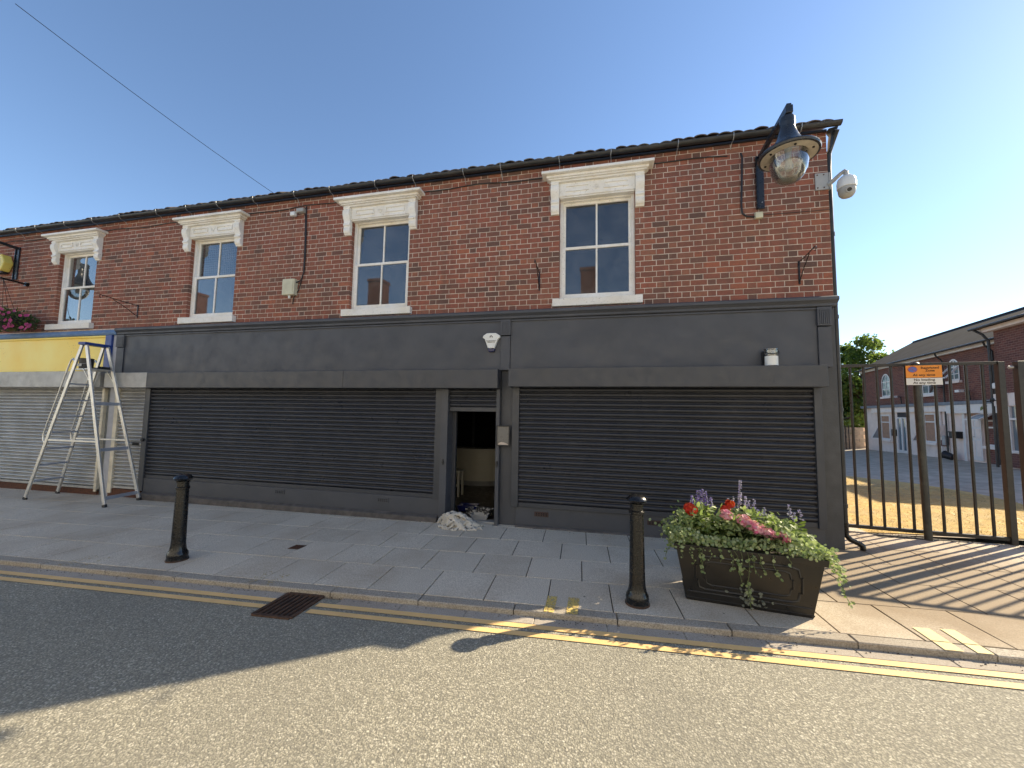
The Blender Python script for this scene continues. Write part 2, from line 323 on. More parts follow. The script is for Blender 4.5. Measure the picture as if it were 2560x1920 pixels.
def yard_mat():
    s = NT('dry_grass_ground'); c = s.mix(s.ramp(s.noise(7, 7, .7), [(.3, 0.), (.7, 1.)]), (.42, .295, .115), (.76, .55, .22))
    c = s.mix(s.ramp(s.noise(1.0, 4), [(.4, 0.), (.7, .6)]), c, (.44, .35, .20)); s.bump(s.noise(30, 5, .7), .9, .03); return s.fin(c, .95, 0, .1)
M['yard'] = yard_mat(); M['straw'] = leaf('straw', (.40, .27, .10), (.64, .47, .20), .2)
M['yard_asphalt'] = plain('yard_asphalt', (.44, .37, .285), .9, var=.3, scale=3, bump=.4, bscale=50, dirt=(.13, .11, .09))
M['ground'] = plain('ground_far', (.09, .085, .075), .95)
M['block'] = plain('block_wall', (.26, .24, .22), .9, var=.25, scale=3, bump=.3)
M['soil'] = plain('soil', (.035, .026, .018), .95, bump=.6)

# ------------------------------------------------------------------ ground, road, pavement
def kp(u, v, dz=0.):                                 # street frame: u along x, v = distance across measured from the kerb line family
    return (u, v+KS*u, gz(u)+dz)
g = MB().box(-300, 300, -300, 300, -2.2, -1.6).build('ground', M['ground']); g['kind'] = 'structure'
m = MB(); NX = 30
for i in range(NX):
    a, b = -24+i*44/NX, -24+(i+1)*44/NX
    m.quad(kp(a, -10.2, -.05), kp(b, -10.2, -.05), kp(b, -2.62, -.05), kp(a, -2.62, -.05))
road = m.build('road', M['asphalt']); road['kind'] = 'structure'
m = MB()
m.add([kp(-24, -2.46, -.012), kp(3.16, -2.46, -.012), kp(3.16, 1.1, -.012), kp(-24, 1.5, -.012)], [(0, 1, 2, 3)])
m.add([kp(3.16, -2.46, -.012), kp(20, -2.46, -.012), (20, -.72, gz(20)-.012), (3.16, 1.13, gz(3.16)-.012)], [(0, 1, 2, 3)])
pav = m.build('pavement', M['joint']); pav['kind'] = 'structure'
def stone_mesh(name, L, Wd, H, mat, bev=.004):       # a chamfered block, top at z=0, centred
    l, w_, b = L/2, Wd/2, bev
    v = [(-l, -w_, -H), (l, -w_, -H), (l, w_, -H), (-l, w_, -H), (-l, -w_, -b), (l, -w_, -b), (l, w_, -b), (-l, w_, -b), (-l+b, -w_+b, 0), (l-b, -w_+b, 0), (l-b, w_-b, 0), (-l+b, w_-b, 0)]
    f = [(0, 1, 5, 4), (1, 2, 6, 5), (2, 3, 7, 6), (3, 0, 4, 7), (4, 5, 9, 8), (5, 6, 10, 9), (6, 7, 11, 10), (7, 4, 8, 11), (8, 9, 10, 11)]
    me = bpy.data.meshes.new(name); me.from_pydata(v, [], f); me.materials.append(mat); me.update(); return me
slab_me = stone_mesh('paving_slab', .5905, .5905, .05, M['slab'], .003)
ROT = (0, -.0075, KA)
rows = [-2.16, -1.56, -.96, -.36, .24, .84]
for ri, v in enumerate(rows):
    off = [.078, .37, .078, .37, .09, .37][ri]
    k0, k1 = -27, 14
    for k in range(k0, k1):
        u = off+.6*k-.3
        y = v+KS*u
        if u < -15 or u > 7.6: continue
        if u < 3.2 and y-.3 > -.02: continue           # under the building
        if u > 2.6 and y+.3 > 1.42-.11*(u-3.2): continue   # stops short of the gate
        if (u-1.3)**2+(y+1.9)**2 < .09: continue          # hidden under the trough
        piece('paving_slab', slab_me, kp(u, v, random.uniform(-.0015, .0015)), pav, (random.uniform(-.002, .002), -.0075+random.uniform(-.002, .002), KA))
kerb_me = stone_mesh('kerb_stone', .905, .122, .16, M['kerb'], .008); ch_me = stone_mesh('channel_block', .62, .122, .1, M['channel'], .003)
kerb = thing('kerb', 'granite kerb', 'kerb'); del kerb['label'], kerb['category']; kerb['kind'] = 'structure'
for k in range(-16, 9): piece('kerb_stone', kerb_me, kp(.123+.913*k-.457, -2.524, .001+random.uniform(-.002, .002)), kerb, ROT)
for k in range(-23, 13):
    u = .35+.626*k
    if -3.12 < u < -2.66: continue
    piece('channel_block', ch_me, kp(u, -2.647, -.046+random.uniform(-.0015, .0015)), kerb, ROT)
# painted lines on the carriageway (broken by the gully)
def strip(name, u0, u1, v0, v1, mat, dz, n=1, parent=None, wob=0):
    m = MB()
    for i in range(n):
        a, b = u0+(u1-u0)*i/n, u0+(u1-u0)*(i+1)/n
        m.quad(kp(a, v0, dz), kp(b, v0, dz), kp(b, v1, dz), kp(a, v1, dz))
    return m.build(name, mat, parent)
for v0, v1 in ((-2.785, -2.717), (-2.906, -2.838)):
    for a, b in ((-16, -3.06), (-2.62, 9)):
        strip('painted_line', a, b, v0, v1, M['line'], -.044, 12, road)
def tick(u0, u1, w0, w1, mat):
    for va, vb in ((-2.455, w1), (-2.582, -2.466)): strip('painted_tick', u0, u1, va, vb, mat, .0065, 1, pav)
tick(-.515, -.425, 0, -2.27, M['tick']); tick(-.318, -.215, 0, -2.26, M['tick'])
tick(2.535, 2.66, 0, -2.255, M['tick_pale']); tick(2.745, 2.85, 0, -2.24, M['tick_pale'])
tick(-3.62, -3.50, 0, -2.27, M['tick_worn']); tick(-3.40, -3.28, 0, -2.29, M['tick_worn']); tick(-6.05, -5.93, 0, -2.25, M['tick_worn']); tick(-5.8, -5.7, 0, -2.27, M['tick_worn'])
# gully grating
gl = thing('gully_grating', 'rusty iron drain grating set in the double yellow lines', 'drain', kp(-2.86, -2.79, -.05))
def K3(u, v, z): x, y, zz = kp(u, v, 0); return (x, y, zz+z)
m = MB(); a0, a1, v0, v1 = -3.05, -2.675, -3.02, -2.60
for A, B in (((a0, v0), (a1, v0)), ((a1, v0), (a1, v1)), ((a1, v1), (a0, v1)), ((a0, v1), (a0, v0))): m.bar(K3(*A, -.05), K3(*B, -.05), .035, .03)
m.build('frame', M['rust_iron'], gl, bevel=.003)
for k in range(1, 7):
    u = a0+(a1-a0)*k/7; MB().bar(K3(u, v0+.015, -.048), K3(u, v1-.015, -.048), .024, .026).build('grate_bar', M['rust_iron'], gl, bevel=.003)
MB().add([K3(a0, v0, -.0485), K3(a1, v0, -.0485), K3(a1, v1, -.0485), K3(a0, v1, -.0485)], [(0, 1, 2, 3)]).build('sump', M['room_black'], gl)
dc = thing('drain_cover', 'small square rusty cover let into the paving slabs', 'drain cover', kp(-3.89, -1.51))
m = MB(); u0, u1, v0, v1 = -3.965, -3.815, -1.59, -1.44
m.add([K3(u0, v0, .001), K3(u1, v0, .001), K3(u1, v1, .001), K3(u0, v1, .001), K3(u0, v0, .006), K3(u1, v0, .006), K3(u1, v1, .006), K3(u0, v1, .006)], [(0, 1, 5, 4), (1, 2, 6, 5), (2, 3, 7, 6), (3, 0, 4, 7), (4, 5, 6, 7)]).build('plate', M['rust_iron'], dc)
for k in range(4): MB().bar(K3(u0+.03+.03*k, v0+.02, .007), K3(u0+.03+.03*k, v1-.02, .007), .012, .006).build('rib', M['rust'], dc)

# ------------------------------------------------------------------ the yard behind the gate
def yz(x, y): return -.1764+.0598*x-.0347*y
def yq(m, pts): return m.add([(x, y, yz(x, y)) for x, y in pts], [tuple(range(len(pts)))])
YB = [(3.0, 1.25), (12.6, .1)]
m = MB(); yq(m, [(3.0, 1.2), (4.2, 1.06), (20, -.7), (24, 8), (24, 40), (-6, 40), (-6, 8.5), (3.1, 8.0)]); ya = m.build('yard', M['yard_asphalt']); ya['kind'] = 'structure'
m = MB(); pts = [(3.2, 1.24), (7.4, .75), (7.9, 3), (8.3, 5), (8.2, 6.6), (7.6, 8.3), (6.9, 9.2), (3.2, 9.0)]
m.add([(x, y, yz(x, y)+.012) for x, y in pts], [tuple(range(len(pts)))]); dg_ = m.build('dry_grass', M['yard']); dg_['kind'] = 'structure'
m = MB(); m.add([(3.16, 1.05, gz(3.2)-.2), (7.6, .55, gz(7)-.2), (7.6, .79, yz(7.6, .7)+.02), (3.16, 1.30, gz(3.2)+.0)], [(0, 1, 2, 3)])
rs = random.Random(3); m = MB()
for k in range(9000):
    t = rs.random()**1.2; x = rs.uniform(3.3, 8.1); y = 1.3-.112*(x-3.2)+rs.random()**1.3*(7.6 if x < 7.5 else 5)
    if (x-3.2)*.9 < (y-1.2)*.28: continue
    z = yz(x, y)+.014; a = rs.uniform(0, 6.28); L = rs.uniform(.03, .09)*(1 if y < 4 else 1.5); h = rs.uniform(.004, .035); wd = .004*(1 if y < 4 else 1.6)
    dx, dy = math.cos(a), math.sin(a); m.add([(x-dy*wd, y+dx*wd, z), (x+dy*wd, y-dx*wd, z), (x+dx*L, y+dy*L, z+h)], [(0, 1, 2)])
st = m.build('straw_litter', M['straw'], None, normals=False); st['kind'] = 'stuff'; st['label'] = 'dry straw and dead grass lying behind the gate'
# grit and litter swept against the kerb face and the foot of the shop front
m = MB()
for k in range(900):
    u = rs.uniform(-13, 6); sel = rs.random()
    v_, dz = (-2.60-abs(rs.gauss(0, .03)), -.044) if sel < .6 else (-.17-.0567*u-abs(rs.gauss(0, .05)), .002)
    if sel >= .6 and (u > 3 or -2.6 < u < -1.6): continue
    x, y, z = kp(u, v_, dz); a = rs.uniform(0, 6.28); L = rs.uniform(.004, .018); h = rs.uniform(.002, .008)
    m.add([(x, y, z), (x+math.cos(a)*L, y+math.sin(a)*L, z), (x+math.cos(a+1.3)*L*.7, y+math.sin(a+1.3)*L*.7, z), (x+math.cos(a+.6)*L*.5, y+math.sin(a+.6)*L*.5, z+h)], [(0, 1, 3), (1, 2, 3), (2, 0, 3)])
st = m.build('street_grit', M['bark'], None, normals=False); st['kind'] = 'stuff'; st['label'] = 'grit and leaf scraps along the kerb and wall foot'
# debris line under the gate
m = MB()
for k in range(420):
    x = rs.uniform(3.25, 6.6); y = 1.0-.112*(x-3.2)+rs.gauss(0, .05); z = gz(x)+.004; a = rs.uniform(0, 6.28); L = rs.uniform(.01, .035)
    m.add([(x, y, z), (x+math.cos(a)*L, y+math.sin(a)*L, z+rs.uniform(0, .02)), (x+math.cos(a+1)*L*.6, y+math.sin(a+1)*L*.6, z+.004)], [(0, 1, 2)])
st = m.build('leaf_litter', M['bark'], None, normals=False); st['kind'] = 'stuff'; st['label'] = 'dead leaves and grit gathered along the gate foot'

# ------------------------------------------------------------------ brick terrace (upper storey, roof, windows)
WX = [-11.72, -7.83, -3.985, -.09]; XL, XR = -17.0, 3.155
OW = .595; ZS, ZH = 3.65, 5.40
bt = thing('brick_terrace', 'long red brick terrace with four white hooded sash windows above the shops', 'building', (-6, 2, 0))
m = MB(); T0, T1 = .006, .24
m.box(XL, XR, T0, T1, 3.33, ZS-.003); m.box(XL, XR, T0, T1, ZH+.003, 5.93)
xs = [XL]+[v for x in WX for v in (x-OW-.006, x+OW+.006)]+[XR]
for i in range(0, len(xs), 2): m.box(xs[i], xs[i+1], T0, T1, ZS-.003, ZH+.003)
wall = m.build('wall', M['mortar'], bt)
MB().box(XL, 3.13, T1, 8.0, 3.0, 5.9).box(XL, 3.13, .3, 8.0, -.3, -.1)   # (bulk behind is hollow: rooms are built per opening)
g_ = MB(); g_.box(3.145, 3.1549, .30, 8.0, -.2, 5.9); g_.prism([(-.02, 5.9), (8.0, 5.9), (4.0, 8.05)], 'x', 3.03, 3.1545); g_.box(3.06, 3.145, .25, 8, -.2, 5.9)
g_.build('gable_wall', M['far_brick'], bt)
MB().box(XL, 3.06, 7.8, 8.0, -.2, 5.9).box(XL, 3.06, .25, 7.8, 2.62, 2.7).build('rear_wall', M['far_brick'], bt)
CO, JT = .0875, .0105
def brick_mesh(L, seed):
    r = random.Random(seed); l = L/2; h = (CO-JT)/2; c = .004; d = .1
    j = lambda a: a+r.uniform(-.004, .004)
    v = [(-l, d, -h), (l, d, -h), (l, d, h), (-l, d, h), (-l, c, -h), (l, c, -h), (l, c, h), (-l, c, h),
         (j(-l+c), r.uniform(-.001, .001), j(-h+c)), (j(l-c), r.uniform(-.001, .001), j(-h+c)), (j(l-c), r.uniform(-.001, .001), j(h-c)), (j(-l+c), r.uniform(-.001, .001), j(h-c))]
    f = [(0, 4, 5, 1), (1, 5, 6, 2), (2, 6, 7, 3), (3, 7, 4, 0), (4, 8, 9, 5), (5, 9, 10, 6), (6, 10, 11, 7), (7, 11, 8, 4), (8, 11, 10, 9)]
    return v, f
bricks = []
SL, HL = .2295, .1095
ncourse = 28
for k in range(ncourse):
    z = 3.505+CO*(k+.5)
    x = XR-.002; st_ = (k % 2 == 0); first = True
    while x > XL+.25:
        if first and not st_: L = HL; nxt = .052      # queen closer after the corner header
        L = SL if st_ else HL
        x0, x1 = x-L, x
        if first and not st_:
            bricks.append([x-HL, x, z]); x -= HL+JT; bricks.append([x-.05, x, z]); x -= .05+JT; st_ = True; first = False; continue
        bricks.append([x0, x1, z]); x -= L+JT; st_ = not st_; first = False
out = []
for x0, x1, z in bricks:
    seg = [(x0, x1)]
    if ZS-.03 < z < ZH+.02:
        for wx in WX:
            a, b = wx-OW, wx+OW; ns = []
            for p, q in seg:
                if q <= a or p >= b: ns.append((p, q)); continue
                if p < a-.004: ns.append((p, a))
                if q > b+.004: ns.append((b, q))
            seg = ns
    out += [(p, q, z) for p, q in seg]
edges = {round(wx-OW, 4) for wx in WX} | {round(wx+OW, 4) for wx in WX}; bz = {}
for b in out: bz.setdefault(round(b[2], 3), []).append(list(b))
out = []
for zz, row in bz.items():                              # a sliver against an opening is swallowed by its neighbour
    row.sort(); keep = []
    for i, b in enumerate(row):
        if b[1]-b[0] < .046 and (round(b[0], 4) in edges or round(b[1], 4) in edges):
            if round(b[1], 4) in edges and keep: keep[-1][1] = b[1]
            elif i+1 < len(row): row[i+1][0] = b[0]
            continue
        keep.append(b)
    if ZS-.03 < zz < ZH+.02:
        for b in keep:                                   # no joint right against a reveal
            for wx in WX:
                if -.03 < b[1]-(wx-OW) < 0: b[1] = wx-OW
                if 0 < b[0]-(wx+OW) < .03: b[0] = wx+OW
    out += [tuple(b) for b in keep]
def dist(b): return (Vector(((b[0]+b[1])/2, 0, b[2]))-CAM).length*(1.0 if b[1]-b[0] > .15 else 1.35)
out.sort(key=dist)
vm = {}
for i, (p, q, z) in enumerate(out[:300]):
    key = (round(q-p, 2), i % 4)
    if key not in vm:
        v, f = brick_mesh(q-p, i); me = bpy.data.meshes.new('brick'); me.from_pydata(v, [], f); me.materials.append(M['brick']); me.update(); vm[key] = me
    o = piece('brick', vm[key], ((p+q)/2, random.uniform(-.002, .003), z), wall, (0, random.uniform(-.004, .004), 0)); o.scale.x = (q-p)/key[0] if key[0] > .02 else 1
m = MB()
for i, (p, q, z) in enumerate(out[300:]):
    v, f = brick_mesh(q-p, i); yo = random.uniform(-.002, .003); m.add([((p+q)/2+a, yo+b, z+c) for a, b, c in v], f)
m.build('brickwork', M['brick'], wall, kind='stuff', normals=False)
# roof: deck, eaves tiles, gutter
rf = MB(); sl_ = math.tan(R(27)); EY, EZ = -.10, 5.985
rf.add([(XL, EY+.06, EZ), (3.2, EY+.06, EZ), (3.2, 4.0, EZ+sl_*4.04), (XL, 4.0, EZ+sl_*4.04), (XL, 8.15, EZ), (3.2, 8.15, EZ)], [(0, 1, 2, 3), (3, 2, 5, 4)])
roof = rf.build('roof', M['tile'], bt)
def tile_mesh(seed):
    r = random.Random(seed); n = 5; v = []; wd = .165; L = .36; th = .016
    for i in range(n+1):
        a = i/n; x = (a-.5)*wd; zz = .022*math.sin(a*math.pi)+r.uniform(-.002, .002)
        v += [(x, 0, zz), (x, 0, zz+th), (x, L*math.cos(R(27)), zz+L*math.sin(R(27))), (x, L*math.cos(R(27)), zz+th+L*math.sin(R(27)))]
    f = []
    for i in range(n):
        a, b = i*4, i*4+4; f += [(a+1, b+1, b, a), (a+1, a+3, b+3, b+1), (a, b, b+2, a+2)]
    me = bpy.data.meshes.new('tile'); me.from_pydata(v, [], f); me.materials.append(M['tile']); me.update(); return me
tms = [tile_mesh(i) for i in range(4)]; x = 3.20; k = 0
while x > XL+.1:
    jig = .0 if x < 1.5 else .03
    piece('tile', tms[k % 4], (x-.08, EY-.02+random.uniform(-.012, .012), EZ+.022+random.uniform(-.01, .016)+jig*random.random()), roof, (random.uniform(-.05, .07), random.uniform(-.06, .06), random.uniform(-.05, .05)))
    x -= .166; k += 1
m = MB(); x = 3.2
while x > XL+.1:
    for row in range(1, 3):
        v = [(a+x-.16, b+EY-.02+.27*row*math.cos(R(27))+random.uniform(-.01, .01), c+EZ+.02+.27*row*math.sin(R(27))) for a, b, c in [tuple(q.co) for q in tms[row].vertices]]
        m.add(v, [tuple(p.vertices) for p in tms[row].polygons])
    x -= .166
m.build('upper_tiles', M['tile'], roof, kind='stuff', normals=False)
ft = MB(); ft.box(XL, 3.15, -.03, T0-.001, 5.925, 5.955); ft.build('eaves_board', M['gutter'], bt)
gu = MB(); n = 10
pr_ = [(-.14+.053*math.cos(math.pi+math.pi*i/n), 5.96+.053*math.sin(math.pi+math.pi*i/n)-.03) for i in range(n+1)]
pr2 = [(-.14+.047*math.cos(2*math.pi-math.pi*i/n), 5.96+.047*math.sin(2*math.pi-math.pi*i/n)-.03) for i in range(n+1)]
gu.prism([(a, b+.035) for a, b in pr_]+[(a, b+.035) for a, b in pr2], 'x', XL, 3.27)
gt = gu.build('gutter', M['gutter'], bt, smooth=True)
for k in range(24):
    x = 2.75-.86*k+random.uniform(-.12, .12)
    if x < XL: break
    MB().tube([(x, -.212, 5.97), (x, -.207, 5.92), (x+random.uniform(-.01, .01), -.17, 5.88), (x, -.10, 5.875), (x, -.037, 5.80+random.uniform(-.02, .03))], .006, 6).build('gutter_strap', M['galv'], gt)
# broken corner bargeboard under the gutter end
m = MB(); m.prism([(3.16, 5.94), (3.285, 5.965), (3.25, 5.87), (3.215, 5.80), (3.205, 5.70), (3.17, 5.62), (3.165, 5.62), (3.175, 5.76), (3.19, 5.86), (3.165, 5.9)], 'y', -.06, .02)
m.build('bargeboard', M['gutter'], bt, bevel=.004)
# windows
def swindow(cx, i):
    rt2 = random.Random(40+i)
    fr = MB(); y0, y1 = .075, .17
    fr.box(cx-OW, cx-OW+.05, y0, y1, ZS, ZH); fr.box(cx+OW-.05, cx+OW, y0, y1, ZS, ZH); fr.box(cx-OW+.05, cx+OW-.05, y0, y1, ZH-.07, ZH); fr.box(cx-OW+.05, cx+OW-.05, y0, y1, ZS, ZS+.05)
    wn = fr.build('window', M['white'], bt, bevel=.004)
    hw = OW-.05
    def sash(z0, z1, ya, bot, top):
        s = MB(); s.box(cx-hw, cx-hw+.042, ya, ya+.04, z0, z1); s.box(cx+hw-.042, cx+hw, ya, ya+.04, z0, z1)
        s.box(cx-hw+.042, cx+hw-.042, ya, ya+.04, z0, z0+bot); s.box(cx-hw+.042, cx+hw-.042, ya, ya+.04, z1-top, z1); s.box(cx-.014, cx+.014, ya+.004, ya+.036, z0+bot, z1-top)
        so_ = s.build('sash', M['white'], wn, bevel=.003)
        for sx in (-1, 1):
            a, b = (cx-hw+.042, cx-.014) if sx < 0 else (cx+.014, cx+hw-.042)
            t1, t2 = rt2.uniform(-.003, .003), rt2.uniform(-.003, .003)
            MB().quad((a, ya+.02, z0+bot), (b, ya+.02+t1, z0+bot), (b, ya+.02+t1+t2, z1-top), (a, ya+.02+t2, z1-top)).build('pane', M['glass'], wn, normals=False)
    sash(ZS+.05, 4.555, .085, .06, .045); sash(4.515, ZH-.07, .128, .045, .045)
    MB().box(cx-.695, cx+.695, -.085, .074, 3.525, ZS-.001).build('sill', M['sill'], wn, bevel=.006)
    # hood: stacked mouldings, frieze with sunk panels and a rosette, two scrolled brackets
    h = MB(); hz = 5.595
    for z0, z1, ov, dp in ((hz, hz+.028, .735, .095), (hz+.028, hz+.05, .775, .13), (hz+.05, hz+.092, .80, .155), (hz+.092, hz+.138, .872, .22)):
        h.box(cx-ov, cx+ov, -dp, .0055, z0, z1)
    h.box(cx-.60, cx+.60, -.045, .0055, ZH-.03, hz); h.box(cx-OW+.001, cx+OW-.001, -.030, .0745, ZH-.055, ZH-.031)
    hd = h.build('hood', M['white'], wn, bevel=.008)
    for a, b in ((-.50, -.12), (.12, .50)):
        fz = MB()
        for p, q, r_, s_ in ((a, b, 5.52, 5.535), (a, b, 5.435, 5.45), (a, a+.015, 5.45, 5.52), (b-.015, b, 5.45, 5.52)): fz.box(cx+p, cx+q, -.064, -.044, r_, s_)
        fz.build('frieze_panel', M['white'], hd)
    MB().lathe([(.045, 0), (.045, .008), (.035, .012), (.03, .006), (.014, .006), (.012, .016), (.002, .018)], 14).v
    ro = MB(); n = 14
    for r0, r1, d in ((0, .016, .016), (.028, .045, .012)):
        for k in range(n):
            t0, t1 = 2*math.pi*k/n, 2*math.pi*(k+1)/n
            P = lambda r, t, y: (cx+r*math.cos(t), y, 5.485+r*math.sin(t))
            ro.add([P(r0, t0, -.045-d), P(r1, t0, -.045-d), P(r1, t1, -.045-d), P(r0, t1, -.045-d), P(r1, t0, -.044), P(r1, t1, -.044), P(r0, t0, -.044), P(r0, t1, -.044)], [(0, 1, 2, 3), (1, 4, 5, 2), (0, 3, 7, 6)])
    ro.build('rosette', M['white'], hd)
    for sx in (-1, 1):
        bx0, bx1 = (cx-.735, cx-.6) if sx < 0 else (cx+.6, cx+.735)
        prof = [(.0055, 5.594), (-.105, 5.594), (-.105, 5.565), (-.092, 5.555), (-.112, 5.53), (-.122, 5.49), (-.118, 5.44), (-.098, 5.39), (-.075, 5.345), (-.066, 5.30), (-.08, 5.285), (-.09, 5.275), (-.09, 5.25), (-.07, 5.24), (-.062, 5.215), (-.075, 5.19), (-.074, 5.15), (-.058, 5.115), (-.04, 5.105), (-.03, 5.08), (.0055, 5.08)]
        MB().prism(prof, 'x', bx0, bx1).build('console', M['white'], hd, bevel=.005)
    # the room behind
    rm = MB(); a, b = cx-1.1, cx+1.1
    rm.add([(a, .2402, 3.4), (b, .2402, 3.4), (b, 2.2, 3.4), (a, 2.2, 3.4), (a, .2402, 5.6), (b, .2402, 5.6), (b, 2.2, 5.6), (a, 2.2, 5.6)], [(0, 1, 2, 3), (4, 5, 6, 7), (2, 3, 7, 6), (1, 2, 6, 5), (0, 3, 7, 4)])
    rm.build('room', M['room'], wn)
    if i == 0:
        cm = MB(); n = 14
        for s0, s1 in ((cx-.53, cx-.2),):
            for k in range(n): a = s0+(s1-s0)*k/n; b = s0+(s1-s0)*(k+1)/n; cm.quad((a, .22+.015*(k % 2), 3.7), (b, .22+.015*((k+1) % 2), 3.7), (b, .22+.015*((k+1) % 2), 5.35), (a, .22+.015*(k % 2), 5.35))
        cm.build('curtain', M['curtain'], wn)
    if i == 1:
        nm = MB()
        for k in range(22): nm.tube([(cx-.53+.05*k, .19, 4.56), (cx-.53+.05*k, .19, 5.3)], .0025, 4)
        for k in range(15): nm.tube([(cx-.54, .19, 4.58+.05*k), (cx+.54, .19, 4.58+.05*k)], .0025, 4)
        nm.build('security_mesh', M['galv'], wn)
for i, cx in enumerate(WX): swindow(cx, i)

# ------------------------------------------------------------------ dark shop front
sf = thing('dark_shopfront', 'freshly painted dark grey shop front with blank fascia and open doorway', 'shop front', (-3, 0, 0))
D = M['dark']
MB().box(-9.87, -1.62, -.10, -.002, 2.50, 3.335).build('fascia', D, sf, bevel=.003)
MB().box(-1.46, 2.89, -.095, -.002, 2.505, 3.335).build('fascia', D, sf, bevel=.003)
m = MB(); m.prism([(-.002, 3.33), (-.125, 3.335), (-.14, 3.345), (-.14, 3.375), (-.165, 3.40), (-.185, 3.415), (-.185, 3.455), (-.15, 3.475), (-.002, 3.505)], 'x', -10.09, 3.13)
m.build('cornice', D, sf, bevel=.003)
MB().box(-9.87, -1.62, -.122, -.101, 3.300, 3.326).box(-1.46, 2.89, -.117, -.096, 3.300, 3.326).build('fascia_bead', D, sf, bevel=.003)
def pilaster(x0, x1):
    p = MB(); p.box(x0, x1, -.118, -.003, 2.5, 3.055); o = p.build('pilaster', D, sf, bevel=.003)
    q = MB(); q.box(x0-.008, x1+.008, -.135, -.003, 3.07, 3.3295); w_ = x1-x0
    for k in range(6): a = x0+.012+(w_-.024)*k/6; q.box(a+.004, a+(w_-.024)/6-.004, -.143, -.134, 3.09, 3.29)
    q.build('fluted_block', D, o, bevel=.002)
pilaster(-10.08, -9.875); pilaster(-1.618, -1.463); pilaster(2.892, 3.05)
MB().box(2.905, 3.152, -.004, .25, -.1, 3.34).build('end_pier', M['dark_brick'], sf, bevel=.006)
MB().box(-1.615, -1.345, -.02, .25, -.1, 2.5).build('door_pier', D, sf, bevel=.004)
MB().box(-9.17, -9.03, -.02, .25, -.15, 2.3).build('side_pier', D, sf)
# stall risers with vents
r1 = MB().box(-9.03, -2.62, -.105, .2, -.15, .375).build('stall_riser', M['dark'], sf, bevel=.004)
r2_ = MB().box(-1.345, 2.904, -.05, .2, -.1, .335).build('stall_riser', M['dark'], sf, bevel=.004)
def vent(x, z, y, par):
    v = MB(); v.box(x-.11, x+.11, y-.008, y+.002, z-.035, z+.035); a = v.build('air_brick', M['air_brick'], par)
    q = MB()
    for k in range(5):
        for j in range(2): q.box(x-.085+.038*k, x-.065+.038*k, y-.0095, y-.007, z-.024+.026*j, z-.006+.026*j)
    q.build('vent_hole', M['room_black'], a)
M['air_brick'] = M['dark']; vent(-5.75, .30, -.105, r1); vent(-3.65, .29, -.105, r1); M['air_brick'] = M['vent_clay']; vent(-.93, .235, -.05, r2_); vent(.75, .235, -.05, r2_)
m = MB()
m.prism([(-.02, -.2), (-.20, -.2), (-.205, .02), (-.19, .085), (-.108, .11), (-.02, .11)], 'x', -9.02, -2.63); m.build('plinth', M['concrete'], sf, bevel=.01)
m = MB(); m.prism([(-.02, -.2), (-.115, -.2), (-.115, .035), (-.10, .05), (-.053, .06), (-.02, .06)], 'x', -1.34, 3.0); m.build('plinth', M['concrete'], sf, bevel=.008)
# doorway
MB().box(-2.62, -2.50, -.14, .12, -.05, 2.19).build('door_jamb', D, sf, bevel=.004); MB().box(-1.675, -1.617, -.12, .12, -.05, 2.19).build('door_jamb', D, sf, bevel=.004)
MB().box(-2.50, -1.675, -.02, .14, -.06, .045).build('threshold', M['galv_box'], sf, bevel=.004)
MB().box(-2.50, -2.44, .10, .16, .045, 2.19).build('door_frame', M['dark_metal'], sf); MB().box(-1.735, -1.675, .10, .16, .045, 2.19).build('door_frame', M['dark_metal'], sf)
ri = MB(); a, b, c_, d_ = -5.2, -.2, .25, 4.6
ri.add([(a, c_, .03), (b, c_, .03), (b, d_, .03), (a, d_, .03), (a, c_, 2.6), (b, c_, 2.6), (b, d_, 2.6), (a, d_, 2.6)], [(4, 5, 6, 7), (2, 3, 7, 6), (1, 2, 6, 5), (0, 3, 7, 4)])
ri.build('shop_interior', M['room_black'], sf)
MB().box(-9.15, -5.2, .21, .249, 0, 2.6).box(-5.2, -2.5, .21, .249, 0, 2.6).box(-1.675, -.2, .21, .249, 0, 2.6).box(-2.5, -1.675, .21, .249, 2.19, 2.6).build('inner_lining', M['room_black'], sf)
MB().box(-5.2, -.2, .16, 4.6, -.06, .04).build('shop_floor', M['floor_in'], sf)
MB().box(-3.27, -3.21, 3.4, 3.46, .04, 2.6).build('partition_post', M['room'], sf)
# notice frame on the door pier
nf = thing('notice_frame', 'small framed paper notice hanging on the pier beside the doorway', 'notice', (-1.55, -.06, 1.43))
m = MB()
for p in ((-1.66, -1.44, 1.28, 1.295), (-1.66, -1.44, 1.585, 1.60), (-1.66, -1.645, 1.295, 1.585), (-1.455, -1.44, 1.295, 1.585)): m.box(p[0], p[1], -.145, -.121, p[2], p[3])
m.build('frame', M['black_matt'], nf, bevel=.002); MB().box(-1.646, -1.454, -.133, -.1215, 1.294, 1.586).build('paper', plain('notice_paper', (.15, .145, .135), .3, var=.12, scale=5), nf)
MB().prism([(-1.63, 1.296), (-1.62, 1.32), (-1.58, 1.34), (-1.53, 1.335), (-1.47, 1.31), (-1.46, 1.296)], 'y', -.1345, -.133).build('torn_label', plain('label_paper', (.5, .42, .35), .6), nf)
MB().box(-1.617, -1.5, -.122, -.019, 1.3, 1.58).build('backing', M['dark'], nf)

